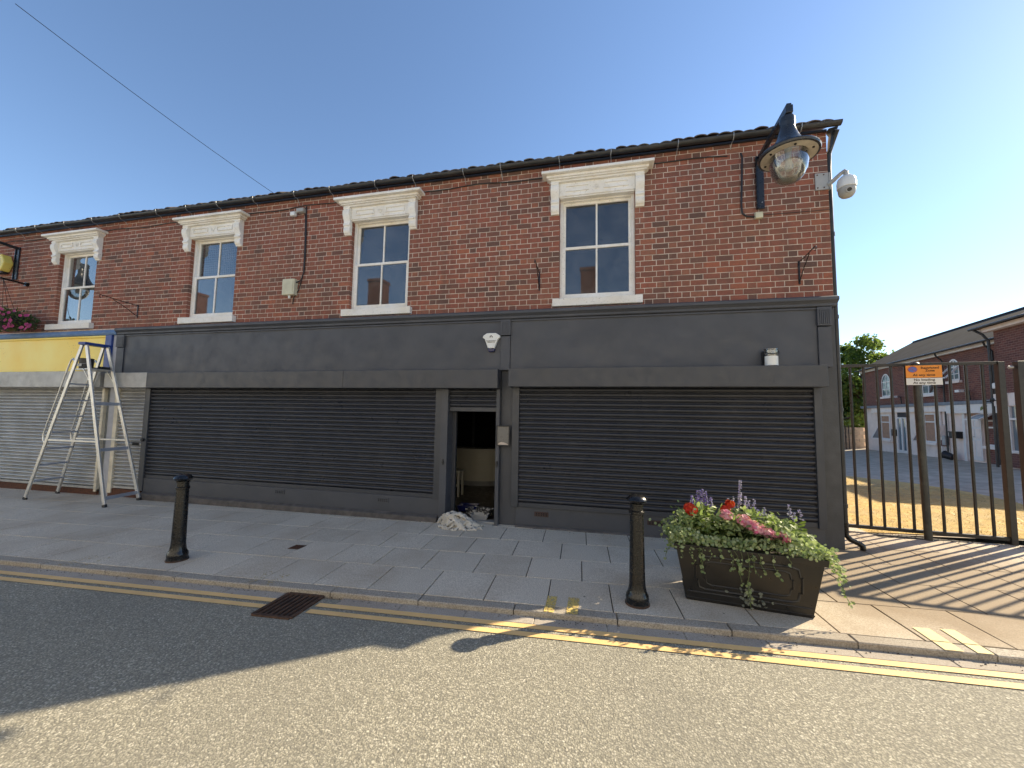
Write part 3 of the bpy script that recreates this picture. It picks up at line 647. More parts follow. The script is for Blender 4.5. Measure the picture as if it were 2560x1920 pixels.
# ------------------------------------------------------------------ roller shutters
def slat_mesh(name, L, mat, pitch=.0755):
    n = 6; v = []
    pf = [(.014, 0.), (.012, .005)]+[(-.002-.02*math.sin(math.pi*i/n)**.8, .007+(pitch-.017)*i/n) for i in range(n+1)]+[(.012, pitch-.007), (.014, pitch)]
    for x in (-L/2, L/2): v += [(x, a, b) for a, b in pf]
    k = len(pf); f = [(i, i+1, k+i+1, k+i) for i in range(k-1)]
    me = bpy.data.meshes.new(name); me.from_pydata(v, [], f); me.materials.append(mat); me.polygons.foreach_set('use_smooth', [i not in (0, 1, k-2) for i in range(k-1)]); me.update(); return me
def shutter(label, x0, x1, z0, z1, y, mat, gmat, box=None, guides=(), bmat=None, loc=None, pitch=.0755, group='roller shutters along the shop fronts', bar=.07):
    t = thing('roller_shutter', label, 'roller shutter', ((x0+x1)/2, y, max(z0, 0)), group)
    me = slat_mesh('slat', x1-x0, mat, pitch); z = z0+bar
    while z < z1+.012:
        piece('slat', me, ((x0+x1)/2, y+random.uniform(-.001, .001), z), t, (random.uniform(-.003, .003), 0, 0)); z += pitch
    MB().box(x0, x1, y-.014, y+.012, z0, z0+bar-.002).build('bottom_bar', gmat, t, bevel=.004)
    for a, b, zz in guides: MB().box(a, b, y-.045, y+.03, zz, z1).build('guide_rail', gmat, t, bevel=.004)
    if box:
        a, b, c, d, yf = box; MB().box(a, b, yf, -.002, c, d).build('housing', bmat or gmat, t, bevel=.006)
    return t
s1 = shutter('wide dark grey roller shutter closed beside the open doorway', -9.03, -2.735, .375, 2.19, -.075, M['dark_slat'], M['dark_metal'], (-8.895, -1.612, 2.192, 2.497, -.30), ((-9.165, -9.032, .12), (-2.734, -2.622, .36)))
for x, z in ((-3.55, 1.83), (-3.53, 1.68), (-3.44, 1.61), (-3.35, 1.50), (-3.12, 1.70), (-5.9, 1.72), (-3.1, 1.24)):
    MB().tube([(x, -.098, z+.012), (x+.006, -.097, z-.014)], .006, 6).build('dent', M['room_black'], s1)
MB().tube([(-9.10, -.12, 1.14), (-9.10, -.16, 1.14)], .03, 10).build('lock', M['black_matt'], s1)
MB().box(-4.403, -4.397, -.3012, -.2995, 2.196, 2.494).build('joint', M['room_black'], s1)
s2 = shutter('wide dark grey roller shutter closed behind the flower trough', -1.295, 2.81, .335, 2.235, -.07, M['dark_slat'], M['dark_metal'], (-1.437, 2.90, 2.215, 2.507, -.30), ((-1.41, -1.297, .335), (2.812, 2.902, .33)))
s3 = shutter('dark grey roller shutter rolled nearly up over the doorway', -2.498, -1.677, 1.82, 2.19, -.06, M['dark_slat'], M['dark_metal'], None, ())
for x in (-2.56, -1.646): MB().tube([(x, -.138, .98), (x, -.16, .98)], .018, 10).box(x-.012, x+.012, -.15, -.115, .94, 1.03).build('lock', M['black_matt'], s3)
s4 = shutter('narrow bare galvanised roller shutter with a letter slot', -9.88, -9.172, .13, 2.19, -.075, M['galv'], M['galv_box'], (-10.045, -8.90, 2.195, 2.499, -.298), ((-9.985, -9.885, .03),), M['galv_box'], bar=.05)
MB().box(-9.43, -9.25, -.099, -.09, 1.02, 1.075).build('letter_slot', M['room_black'], s4)
s5 = shutter('wide bare galvanised roller shutter below the yellow fascia', -14.6, -10.37, .075, 2.19, -.075, M['galv'], M['galv_box'], (-14.8, -10.17, 2.203, 2.54, -.298), ((-10.37, -10.30, .03),), M['galv_box'], bar=.05)
for s_ in (s4, s5):
    for ch in s_.children:
        if ch.name.startswith('guide_rail'): ch.data.materials[0] = M['ivory_post']
# ------------------------------------------------------------------ neighbouring yellow shop front
yf = thing('yellow_shopfront', 'neighbouring shop front with faded yellow fascia and blue trim', 'shop front', (-12.5, 0, 0))
m = MB(); m.box(-15, -10.375, -.10, -.002, 2.56, 3.33); m.build('fascia', M['yellow'], yf, bevel=.004)
m = MB(); m.box(-15, -10.40, -.135, -.101, 3.285, 3.33); m.build('fascia_roll', M['yellow'], yf, bevel=.012)
m = MB(); m.prism([(-.002, 3.331), (-.14, 3.335), (-.16, 3.38), (-.14, 3.44), (-.002, 3.485)], 'x', -15, -10.092); m.build('cornice', M['pale_blue'], yf, bevel=.004)
MB().box(-10.374, -10.20, -.15, -.002, 2.54, 3.33).build('pilaster', M['blue'], yf, bevel=.003); MB().box(-10.198, -10.082, -.11, -.002, 2.545, 3.33).build('pilaster_return', M['grey_post'], yf, bevel=.003)
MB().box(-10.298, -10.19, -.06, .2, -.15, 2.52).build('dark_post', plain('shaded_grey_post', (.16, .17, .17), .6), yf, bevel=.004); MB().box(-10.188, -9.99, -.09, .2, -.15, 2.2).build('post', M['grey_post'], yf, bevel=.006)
MB().box(-14.6, -10.30, -.10, .2, -.25, .07).box(-9.985, -9.172, -.10, .2, -.25, .12).build('sill_bar', M['rust'], yf)
MB().box(-14.9, -9.2, .0, .2, .07, 2.56).build('backing_wall', M['room_black'], yf)
# ------------------------------------------------------------------ small fittings on the wall
al = thing('alarm_box', 'white shield shaped alarm box with navy base on the dark fascia', 'alarm box', (-1.77, -.1, 2.95))
P = [(-1.845, 3.105), (-1.695, 3.105), (-1.63, 3.065), (-1.622, 3.03), (-1.66, 3.005), (-1.715, 2.855), (-1.825, 2.855), (-1.88, 3.005), (-1.918, 3.03), (-1.91, 3.065)]
MB().prism(P, 'y', -.165, -.1005).build('cover', M['white_plastic'], al, bevel=.01)
MB().prism([(-1.828, 2.854), (-1.712, 2.854), (-1.715, 2.81), (-1.735, 2.795), (-1.805, 2.795), (-1.825, 2.81)], 'y', -.16, -.1005).build('strobe', M['navy'], al, bevel=.012)
text('Security Systems\nMidlands Ltd', .024, M['ink'], 'lettering', al, (-1.77, -.1665, 2.965), (1, 0, 0), (0, 0, 1))
m = MB(); m.tube([(-1.79, -.1668, 3.03), (-1.785, -.1668, 3.052), (-1.77, -.1668, 3.06), (-1.755, -.1668, 3.052), (-1.75, -.1668, 3.03)], .006, 6); m.build('emblem', M['ink'], al)
jb = thing('junction_box', 'cream square wall box fed by a black cable between windows', 'junction box', (-5.85, 0, 4.13))
MB().box(-5.985, -5.745, -.10, -.003, 3.985, 4.30).build('cover', M['cream_box'], jb, bevel=.014); MB().box(-5.742, -5.715, -.095, -.003, 3.99, 4.295).build('back_box', M['cream_box'], jb, bevel=.004)
MB().tube([(-5.85, -.05, 3.985), (-5.85, -.05, 3.93)], .022, 8).build('gland', M['white_plastic'], jb)
ss = thing('security_sensor', 'small white twin sensor fixed high beside the cable', 'sensor', (-5.78, 0, 5.62))
MB().box(-5.90, -5.80, -.11, -.04, 5.55, 5.63).build('lamp_head', M['white_plastic'], ss, bevel=.01); MB().box(-5.78, -5.62, -.09, -.002, 5.62, 5.70).build('sensor_body', M['grey_plastic'], ss, bevel=.012); MB().tube([(-5.82, -.07, 5.6), (-5.74, -.05, 5.66)], .018, 6).build('arm', M['grey_plastic'], ss)
cb = thing('wall_cable', 'black cable clipped under the eaves with a loop down the brickwork', 'cable', (-5.6, 0, 5))
def wobble(pts, r=.007, name='cable', par=None, mat=None): return MB().tube(pts, r, 6).build(name, mat or M['black_matt'], par, smooth=True)
pts = []
x = -14.4
while x < 2.05: pts.append((x, -.012, 5.755+.018*math.sin(x*2.1)+.012*math.sin(x*5.3)-.0*x)); x += .25
wobble(pts, .009, 'eaves_cable', cb)
wobble([(-5.62, -.01, 5.755), (-5.6, -.012, 5.5), (-5.585, -.012, 5.1), (-5.575, -.012, 4.75), (-5.585, -.012, 4.45), (-5.63, -.03, 4.28), (-5.73, -.05, 4.22)], .011, 'drop_cable', cb)
wobble([(-5.66, -.01, 5.74), (-5.62, -.012, 5.45), (-5.6, -.012, 4.9), (-5.6, -.012, 4.4), (-5.68, -.012, 4.1), (-5.78, -.02, 3.95), (-5.8, -.012, 3.82)], .008, 'drop_cable', cb)
wobble([(2.03, -.012, 5.76), (2.05, -.012, 5.70), (2.035, -.012, 5.3), (2.02, -.012, 4.95), (2.03, -.012, 4.82), (2.09, -.012, 4.765), (2.19, -.012, 4.75)], .013, 'conduit', cb)
wobble([(2.28, -.006, 4.77), (2.7, -.006, 4.765), (3.15, -.006, 4.765)], .004, 'conduit', cb)
tag(MB().box(2.19, 2.29, -.06, -.002, 4.71, 4.80).build('fuse_box', M['cream_box'], None, bevel=.006), 'small ivory fuse box below the lamp bracket on the brickwork', 'fuse box')
ow = [Vector((-6.16, -.08, 5.97)).lerp(Vector((-8.4, -8.3, 9.0)), t/16) for t in range(17)]
# overhead wire rises to the far side of the street
A = Vector((-6.17, -.09, 5.955)); Dv = Vector((-4.4, -4.39, 4.88)); Bv = CAM+(Dv-CAM)*1.55
for k in range(17): t = k/16; ow[k] = A.lerp(Bv, t)+Vector((0, 0, -.5*t*(1-t)*.35))
tag(MB().tube(ow, .004, 5).build('overhead_wire', plain('wire_rubber', (.01, .01, .012), .95, spec=.02)), 'thin black overhead wire running from the eaves across the street', 'wire')
def bracket(name, label, x, z, ln, h, grp):
    t = thing(name, label, 'bracket', (x, 0, z), grp)
    MB().bar((x, -.008, z-h), (x, -.008, z+.02), .02, .012, (0, 1, 0)).build('back_bar', M['black'], t)
    MB().tube([(x, -.01, z), (x, -ln*.6, z+.02), (x, -ln, z+.045)], .008, 6).build('arm', M['black'], t)
    MB().tube([(x, -.012, z-h*.9), (x, -ln*.35, z-h*.4), (x, -ln*.72, z+.01)], .007, 6).build('stay', M['black'], t)
    MB().tube([(x, -ln+.03*math.cos(a)-.03, z+.02+.03*math.sin(a)) for a in [i*.7 for i in range(8)]], .006, 6).build('scroll', M['black'], t)
bracket('basket_bracket', 'empty black iron basket bracket near the building corner', 2.74, 4.02, .42, .32, 'empty basket brackets')
bracket('basket_bracket', 'empty black iron basket bracket beside the window nearest the corner', -1.01, 4.12, .42, .30, 'empty basket brackets')
bracket('basket_bracket', 'empty black scrolled basket bracket above the blue and dark cornices join', -9.75, 3.98, .62, .26, 'empty basket brackets')
# wall lamps
def lamp(name):
    t = thing(name, 'black bell shaped wall lamp with clear globe at the building corner', 'wall lamp', (2.28, 0, 5.25), 'bell wall lamps'); x = 2.28
    MB().box(x-.045, x+.045, -.03, -.003, 4.86, 5.66).build('wall_plate', M['lamp'], t, bevel=.004); MB().box(x-.062, x-.046, -.05, -.003, 4.86, 5.66).build('plate_flange', M['black'], t)
    for z in (5.45, 4.95): MB().tube([(x+.01, -.03, z), (x+.01, -.042, z)], .009, 8).build('bolt', M['galv'], t)
    MB().bar((x-.01, -.02, 5.63), (x, -.97, 5.70), .055, .06).build('arm', M['lamp'], t, bevel=.004)
    MB().box(x-.04, x+.04, -.98, -.84, 5.60, 5.70).build('arm_end', M['lamp'], t, bevel=.006)
    MB().lathe([(.03, .59), (.075, .575), (.085, .55), (.085, .46), (.08, .44), (.095, .38), (.125, .29), (.17, .21), (.225, .15), (.262, .125), (.322, .105), (.332, .085), (.325, .062), (.29, .06), (.29, .075)], 40, (x, -.9, 5.01)).build('bell', M['lamp'], t, smooth=True)
    MB().lathe([(.30, .072), (.30, .066), (.215, .066), (.21, .085), (.15, .1), (.02, .1), (.01, .105), (.29, .105)], 40, (x, -.9, 5.0)).build('reflector', M['lamp_under'], t, smooth=True)
    MB().lathe([(.205, .07), (.208, .03), (.205, -.05), (.188, -.13), (.155, -.20), (.105, -.255), (.05, -.278), (.002, -.285)], 32, (x, -.9, 5.0)).build('globe', M['clear'], t, smooth=True)
    MB().lathe([(.03, .08), (.035, 0), (.05, -.06), (.035, -.11), (.005, -.12)], 16, (x, -.9, 5.0)).build('bulb', M['grey_plastic'], t, smooth=True)
    for k in range(6):
        a = k*1.047+.4; MB().tube([(x+.255*math.cos(a), -.9+.255*math.sin(a), 5.068), (x+.255*math.cos(a), -.9+.255*math.sin(a), 5.055)], .014, 8).build('screw', M['black'], t)
    return t
l1 = lamp('wall_lamp'); l2 = copy_tree(l1); l2.location.x = -13.73; l2.location.z = 5.19; l2['label'] = 'black wall lamp bracket reaching over the yellow alarm box'
# CCTV
ct = thing('dome_camera', 'white dome security camera on a bracket at the building corner', 'security camera', (3.2, -.1, 5.1))
MB().box(2.985, 3.15, -.02, -.003, 5.06, 5.31).build('mount_plate', M['grey_plastic'], ct, bevel=.003); MB().box(3.156, 3.176, -.02, .14, 5.06, 5.31).build('mount_plate', M['grey_plastic'], ct, bevel=.003)
for z in (5.09, 5.28):
    for x in (3.01, 3.09): MB().tube([(x, -.019, z), (x, -.027, z)], .009, 8).build('bolt', M['rust'], ct)
MB().tube([(3.15, -.01, 5.13), (3.19, -.05, 5.16), (3.25, -.11, 5.215), (3.285, -.145, 5.235), (3.292, -.152, 5.21), (3.292, -.152, 5.15)], [.03, .028, .026, .026, .028, .03], 10).build('arm', M['grey_plastic'], ct, smooth=True)
cx_, cy_, cz_ = 3.292, -.152, 4.86
MB().lathe([(.03, .30), (.06, .285), (.095, .25), (.108, .20), (.108, .12), (.103, .115), (.001, .115)], 24, (cx_, cy_, cz_)).build('hood', M['white_plastic'], ct, smooth=True)
MB().lathe([(.098, .114), (.098, .07), (.09, .03), (.065, -.005), (.03, -.02), (.001, -.022)], 24, (cx_, cy_, cz_)).build('housing', M['grey_plastic'], ct, smooth=True)
dv = (Vector((cx_, cy_, 0))-Vector((CAM.x+2, CAM.y, 0))).normalized()
MB().tube([(cx_-dv.x*.06, cy_-dv.y*.06, cz_+.055), (cx_-dv.x*.1, cy_-dv.y*.1, cz_+.048)], [.045, .042], 16).build('lens_ring', M['grey_plastic'], ct); MB().tube([(cx_-dv.x*.09, cy_-dv.y*.09, cz_+.05), (cx_-dv.x*.104, cy_-dv.y*.104, cz_+.0475)], .026, 16).build('lens', M['black'], ct)
# side downpipe and its shoe
dp = thing('downpipe', 'black downpipe down the building corner with a shoe above the paving', 'downpipe', (3.2, .15, 0))
MB().tube([(3.24, -.1, 5.88), (3.235, .0, 5.78), (3.20, .05, 5.62), (3.195, .06, 5.4), (3.195, .06, .38)], .032, 10).build('pipe', M['gutter'], dp, smooth=True)
MB().tube([(3.195, .06, .40), (3.195, .06, .24), (3.24, .05, .185), (3.32, .03, .15), (3.36, .02, .12), (3.365, .02, .07)], .036, 12).build('shoe', M['black'], dp, smooth=True)
for z in (.6, 1.9, 3.2, 4.4): MB().tube([(3.195, .06, z), (3.195, .06, z+.05)], .04, 10).build('collar', M['gutter'], dp)
MB().box(3.158, 3.24, .30, .42, 2.95, 3.30).build('meter_box', M['gutter'], dp, bevel=.01)
ya_ = thing('alarm_box', 'yellow six sided alarm box on the brickwork below the wall lamp bracket', 'alarm box', (-14.05, 0, 5.2))
MB().prism([(-14.3, 5.02), (-13.98, 5.0), (-13.86, 5.2), (-13.98, 5.40), (-14.3, 5.38), (-14.42, 5.2)], 'y', -.17, -.004).build('cover', M['yellow'], ya_, bevel=.02)
MB().box(-14.25, -14.0, -.176, -.1705, 5.13, 5.29).build('label', M['white_plastic'], ya_); MB().box(-14.25, -14.0, -.13, -.02, 4.955, 5.015).build('strobe', M['black_matt'], ya_, bevel=.015)

# ------------------------------------------------------------------ plants
def leafshape(m, p, d, nrm, L, wd, n=6, cup=.15):
    d = d.normalized(); s = d.cross(nrm)
    if s.length < 1e-4: s = d.orthogonal()
    s.normalize(); nn = s.cross(d)
    prof = [(0, 0), (.25, .42), (.55, .5), (.85, .3), (1, 0)] if n == 6 else [(0, .05), (.2, .45), (.55, .55), (.88, .4), (1, .12)]
    vs = []
    for t, wq in prof: vs.append(p+d*L*t+s*wd*wq+nn*cup*wq*L*.5)
    for t, wq in prof[::-1][1:-1]: vs.append(p+d*L*t-s*wd*wq+nn*cup*wq*L*.5)
    mid = p+d*L*.5-nn*cup*L*.1
    k = len(vs); m.add(vs+[mid], [(i, (i+1) % k, k) for i in range(k)])
def rv(r): 
    while 1:
        v = Vector((r.uniform(-1, 1), r.uniform(-1, 1), r.uniform(-1, 1)))
        if .05 < v.length < 1: return v.normalized()
def cluster(m, c, rad, n, L, wd, r, shape=6, flat=1.0):
    for _ in range(n):
        d = rv(r); d.z = abs(d.z)*.9-.15; p = c+Vector((d.x*rad, d.y*rad, d.z*rad*flat))*r.uniform(.35, 1); leafshape(m, p, (d+rv(r)*.6), rv(r), L*r.uniform(.7, 1.2), wd*r.uniform(.7, 1.2), shape)
def flowerhead(c, rad, n, mat, parent, r, size):
    m = MB()
    for _ in range(n):
        d = rv(r); d.z = d.z*.6+.25; d.y -= .25; p = c+d.normalized()*rad*r.uniform(.55, 1)
        for k in range(4): a = k*1.57+r.random(); x = d.orthogonal().normalized(); y = d.cross(x).normalized(); leafshape(m, p, x*math.cos(a)+y*math.sin(a)+d*.25, d, size, size*.95, 8)
    return m.build('flower_head', mat, parent, normals=False)
# --- bollards
def bollard(x, y, label):
    t = thing('bollard', label, 'bollard', (x, y, gz(x)), 'black bollards along the kerb'); z = gz(x)
    MB().lathe([(.108, -.02), (.108, .02), (.102, .045), (.106, .06), (.102, .085), (.09, .105), (.082, .13), (.077, .165), (.073, .2), (.063, .80), (.062, .835)], 32, (x, y, z)).build('shaft', M['black'], t, smooth=True)
    MB().lathe([(.062, .825), (.072, .832), (.072, .852), (.062, .86)], 32, (x, y, z)).build('collar', M['black'], t, smooth=True)
    MB().lathe([(.06, .855), (.06, .905), (.068, .91), (.068, .922), (.06, .928)], 32, (x, y, z)).build('neck', M['black'], t, smooth=True)
    MB().lathe([(.058, .925), (.075, .932), (.092, .945), (.097, .958), (.09, .972), (.072, .99), (.04, 1.004), (.002, 1.008)], 32, (x, y, z)).build('cap', M['black'], t, smooth=True)
    MB().lathe([(.112, -.03), (.112, .012), (.108, .016)], 32, (x, y, z)).build('base_ring', M['rust_iron'], t, smooth=True)
bollard(.318, -2.235, 'black iron bollard beside the flower trough'); bollard(-4.925, -2.455, 'black iron bollard standing alone before the shutter left of the doorway'.replace(' left of the doorway', ' beyond the drain grating'))
# --- flower trough
PX, PY = Vector((.994, -.110, 0)), Vector((.110, .994, 0)); PC = Vector((1.295, -2.085, 0))+PY*.21; PZ = gz(1.3)
def pl(a, b, z): v = PC+PX*a+PY*b; return (v.x, v.y, PZ+z)
tr = thing('flower_trough', 'black panelled flower trough filled with mixed flowers by the kerb', 'planter', (PC.x, PC.y, PZ))
HB, HT, DB, DT, HH = .51, .60, .21, .255, .525
m = MB(); lv = [(0, HB, DB), (.028, HB+.012, DB+.008), (.03, HB+.004, DB+.004), (HH-.06, HT-.006, DT-.006), (HH-.055, HT+.016, DT+.016), (HH, HT+.022, DT+.022), (HH+.004, HT+.01, DT+.01), (HH, HT-.03, DT-.03), (HH-.12, HT-.05, DT-.05)]
for z, a, b in lv: m.v += [pl(-a, -b, z), pl(a, -b, z), pl(a, b, z), pl(-a, b, z)]
for i in range(len(lv)-1):
    for k in range(4): m.f.append((i*4+k, i*4+(k+1) % 4, i*4+4+(k+1) % 4, i*4+4+k))
m.f.append(tuple((len(lv)-1)*4+k for k in range(4)))
tb = m.build('body', plain('trough_plastic', (.010, .0095, .009), .36, var=.3, scale=6, bump=.1, dirt=(.04, .028, .016), dirt_amt=.3), tr, bevel=.005)
def face_pt(a, z, off=0.): f = (z-.03)/(HH-.09); y = -(DB+.004+(DT-.01-DB)*f)-off; return pl(a, y, z)
def oct_frame(aw, z0, z1, ch, wd, off, name):
    P = [(-aw+ch, z0), (aw-ch, z0), (aw-ch*.35, z0+ch*.2), (aw-ch*.2, z0+ch), (aw, z0+ch), (aw, z1-ch), (aw-ch*.2, z1-ch), (aw-ch*.35, z1-ch*.2), (aw-ch, z1), (-aw+ch, z1), (-aw+ch*.35, z1-ch*.2), (-aw+ch*.2, z1-ch), (-aw, z1-ch), (-aw, z0+ch), (-aw+ch*.2, z0+ch), (-aw+ch*.35, z0+ch*.2)]
    q = MB(); pts = [face_pt(a, z, off) for a, z in P]; q.tube(pts+[pts[0]], wd, 6); q.build(name, tb.data.materials[0], tr, smooth=True)
oct_frame(.43, .12, .43, .085, .012, .0, 'panel_moulding'); oct_frame(.36, .165, .385, .07, .009, .0, 'inner_moulding')
MB().tube([face_pt(-.5, .085), face_pt(.5, .085)], .008, 6).build('base_bead', tb.data.materials[0], tr)
m = MB(); m.add([pl(-HT+.05, -DT+.05, HH-.03), pl(HT-.05, -DT+.05, HH-.03), pl(HT-.05, DT-.05, HH-.03), pl(-HT+.05, DT-.05, HH-.03)], [(0, 1, 2, 3)]); m.build('soil', M['soil'], tr)
rp = random.Random(11); V3 = lambda a, b, z: Vector(pl(a, b, z))
tp = thing('trailing_plant', 'pale variegated trailing foliage spilling over the trough rim', 'plant', (PC.x, PC.y, PZ+HH))
m = MB()
def roundleaf(m, p, r, sz): 
    d = rv(r); d.z -= .2; n_ = Vector((rp.uniform(-.4, .4), -1, rp.uniform(.1, 1.1))); leafshape(m, p, d, n_, sz, sz*.95, 8, .25)
for k in range(1000):
    a = rp.uniform(-HT-.05, HT+.08); front = rp.random()
    if front < .72: b = -DT+rp.gauss(.02, .04); z = HH+.05+rp.uniform(-.035, .06)+.02*math.sin(a*9)
    else: b = rp.uniform(-DT, DT); a = (HT+rp.uniform(-.06, .05)) if rp.random() < .6 else (-HT+rp.uniform(-.05, .06)); z = HH+rp.uniform(-.03, .1)
    roundleaf(m, V3(a, b, z), rp, rp.uniform(.016, .034))
for k in range(650):                                   # the thick mass at the right end
    t = rp.random(); a = .30+.42*t+rp.gauss(0, .03); b = rp.uniform(-DT-.03, DT); z = HH+.21*(1-t)**1.1+rp.uniform(-.05, .03)+.0
    if a > HT+.02: z -= (a-HT)*.8
    roundleaf(m, V3(a, b, z), rp, rp.uniform(.018, .036))
for k in range(420):
    a = -HT+rp.gauss(.03, .07); b = rp.uniform(-DT-.04, DT); z = HH+rp.uniform(-.02, .16)
    roundleaf(m, V3(a, b, z), rp, rp.uniform(.018, .034))
m.build('foliage', M['leaf_pale'], tp, normals=False)
for a, L, sw in ((-.55, .12, 0), (-.47, .16, .02), (-.40, .24, .03), (-.30, .10, 0), (-.22, .12, .01), (-.13, .19, .02), (-.05, .28, .0), (.0, .46, .02), (.03, .2, .05), (.08, .17, .06), (.19, .2, .05), (.33, .07, 0), (-.36, .17, -.02), (-.1, .14, .03)):
    pts = []; n = 8
    for i in range(n+1):
        t = i/n; z = HH-.0-L*t; f = max(0, (z-.03)/(HH-.09)); pts.append(V3(a+sw*t+.01*math.sin(t*7+a*9), -(DT+.035)+(DT-DB)*(1-min(1, f))*.9, z))
    s_ = MB().tube(pts, .0025, 5).build('trailing_stem', M['stem'], tp); m = MB()
    for i in range(int(L*58)): roundleaf(m, pts[min(n, 1+int(rp.random()*n))]+rv(rp)*.014, rp, rp.uniform(.013, .03))
    m.build('trailing_leaves', M['leaf_pale'], s_, normals=False)
for a, b, L in ((HT+.07, -.2, .34), (HT+.10, -.1, .22), (HT+.05, -.24, .14), (-HT-.05, -.1, .2)):
    pts = [V3(a+.10*t*(1 if a > 0 else -.3)+.015*math.sin(t*6), b-.04*t, HH+.0-L*t) for t in [i/8 for i in range(9)]]
    s_ = MB().tube(pts, .0025, 5).build('trailing_stem', M['stem'], tp); m = MB()
    for i in range(int(L*80)): roundleaf(m, pts[min(8, 1+int(rp.random()*8))]+rv(rp)*.02, rp, rp.uniform(.014, .03))
    m.build('trailing_leaves', M['leaf_pale'], s_, normals=False)
iv = thing('ivy_sprig', 'grey leafy weed sprig climbing the base of the trough', 'plant', pl(.02, -DB-.05, .0)); m = MB()
for k in range(40): leafshape(m, Vector(face_pt(.02+rp.gauss(.01, .06), rp.uniform(.02, .22), .03))+rv(rp)*.02, rv(rp), Vector((0, -1, .3)), rp.uniform(.025, .05), rp.uniform(.015, .03), 6)
m.build('leaves', plain('dusty_leaf', (.13, .14, .11), .8), iv, normals=False); MB().tube([face_pt(.03, .0, .02), face_pt(.01, .12, .025), face_pt(.0, .26, .02)], .004, 5).build('stem', M['stem'], iv)
def salvia(label, a, b, hgt, spikes, mat, n=110, rad=.12):
    n = int(n*1.3)
    t = thing('salvia', label, 'plant', V3(a, b, HH), 'salvias in the trough'); m = MB()
    for k in range(n):
        q = rp.random(); ang = rp.uniform(0, 6.28); p = V3(a+rad*math.cos(ang)*rp.random(), b+rad*math.sin(ang)*rp.random(), HH+.02+hgt*q)
        leafshape(m, p, Vector((math.cos(ang), math.sin(ang), rp.uniform(-.2, .6))), Vector((0, -.5, 1)), rp.uniform(.04, .075), rp.uniform(.018, .03), 6)
    m.build('foliage', M['leaf'], t, normals=False)
    for da, z0, z1 in spikes:
        lean = rp.uniform(-.015, .015); MB().tube([V3(a+da*.5, b, HH+hgt*.6), V3(a+da, b, z0), V3(a+da+lean, b, z1)], .003, 5).build('flower_stem', M['stem'], t); m = MB()
        nz = int((z1-z0)/.014)
        for i in range(nz):
            f = i/max(1, nz-1); c = V3(a+da+lean*f, b, z0+(z1-z0)*f)
            for k in range(5):
                d = rv(rp); d.z *= .4; leafshape(m, c, d+Vector((0, 0, .3)), rv(rp), .022*(1-.5*f)+.004, .014, 8)
        m.build('flower_spike', mat, t, normals=False)
salvia('salvia clump with dense violet spikes beside the red geranium', -.335, .03, .30, [(-.10, .84, .93), (-.05, .85, .98), (-.02, .86, .99), (.02, .86, 1.0), (.05, .84, .98), (.085, .84, .93)], M['violet_petal'], 170)
salvia('salvia with one tall pale lilac spike above the rest', .02, .10, .27, [(-.10, .82, .92), (-.055, .82, .94), (.0, .84, 1.11), (.06, .84, .95), (.095, .83, .91), (.125, .82, .93)], M['lilac_petal'], 190, .15)
salvia('salvia with a short lilac tip above drooping leaves', .20, .06, .25, [(.035, .78, .87), (-.02, .77, .84)], M['lilac_petal'], 130, .13)
salvia('salvia with thin lilac stems leaning at the trough end', .40, .0, .22, [(.02, .82, .92), (.05, .78, .85), (.11, .80, .88)], M['lilac_petal'], 130)
def geranium(label, a, b, heads, mat, leafn=60, n=34, size=.028, rad=.055):
    t = thing('geranium', label, 'plant', V3(a, b, HH), 'geraniums in the trough'); m = MB()
    for k in range(leafn):
        ang = rp.uniform(0, 6.28); q = rp.random()**.5*.13; p = V3(a+q*math.cos(ang), b+q*math.sin(ang)*.7, HH+rp.uniform(.02, .16)); leafshape(m, p, Vector((math.cos(ang), math.sin(ang)-.3, rp.uniform(-.1, .5))), Vector((0, -.6, 1)), rp.uniform(.04, .065), rp.uniform(.04, .06), 8, .25)
    m.build('foliage', M['leaf_dark'], t, normals=False)
    for da, db, z in heads:
        z += .035; db -= .03
        MB().tube([V3(a, b, HH), V3(a+da*.7, b+db*.7, (HH+z)/2), V3(a+da, b+db, z)], .003, 5).build('flower_stem', M['stem'], t); flowerhead(V3(a+da, b+db, z), rad, n, mat, t, rp, size)
geranium('red geranium with a single bright head near the trough end', -.46, -.03, [(0., 0, .79), (.02, -.01, .775)], M['red_petal'])
geranium('red geranium with two heads beside the tall lilac salvia', -.10, .05, [(.02, 0, .85), (-.03, -.05, .80)], M['red_petal'], rad=.036)
geranium('pink and white geranium just below the paired red heads', -.14, -.06, [(.0, -.03, .765)], M['pink_petal'])
geranium('pink geranium with three heads in a sloping row', .06, -.09, [(-.06, -.01, .74), (-.02, -.02, .715), (.02, -.03, .69), (.045, -.03, .67)], M['pink_petal'], 90)
geranium('pale pink geranium low at the middle of the rim', .16, -.12, [(-.02, 0, .665), (.05, -.01, .635)], M['pink_petal'], 80)
geranium('pink geranium low at the rim beneath the leaning lilac stems', .31, -.14, [(.0, 0, .615)], M['pink_petal'], 60)
fl = MB()
for a0, w_, h0 in ((-.5, .12, .27), (-.3, .15, .33), (-.05, .18, .31), (.14, .18, .31), (.34, .15, .26), (-.15, .2, .22), (.05, .2, .20)):
    for k in range(190): leafshape(fl, V3(a0+rp.gauss(0, w_*.5), rp.uniform(-.2, .22), HH+h0*rp.random()), rv(rp)+Vector((0, -.3, .3)), Vector((0, -.5, 1)), rp.uniform(.035, .07), rp.uniform(.02, .035), 6)
fo = fl.build('bedding_foliage', M['leaf_sage'], None, normals=False); fo['kind'] = 'stuff'; fo['label'] = 'mixed sage green bedding foliage filling the trough'
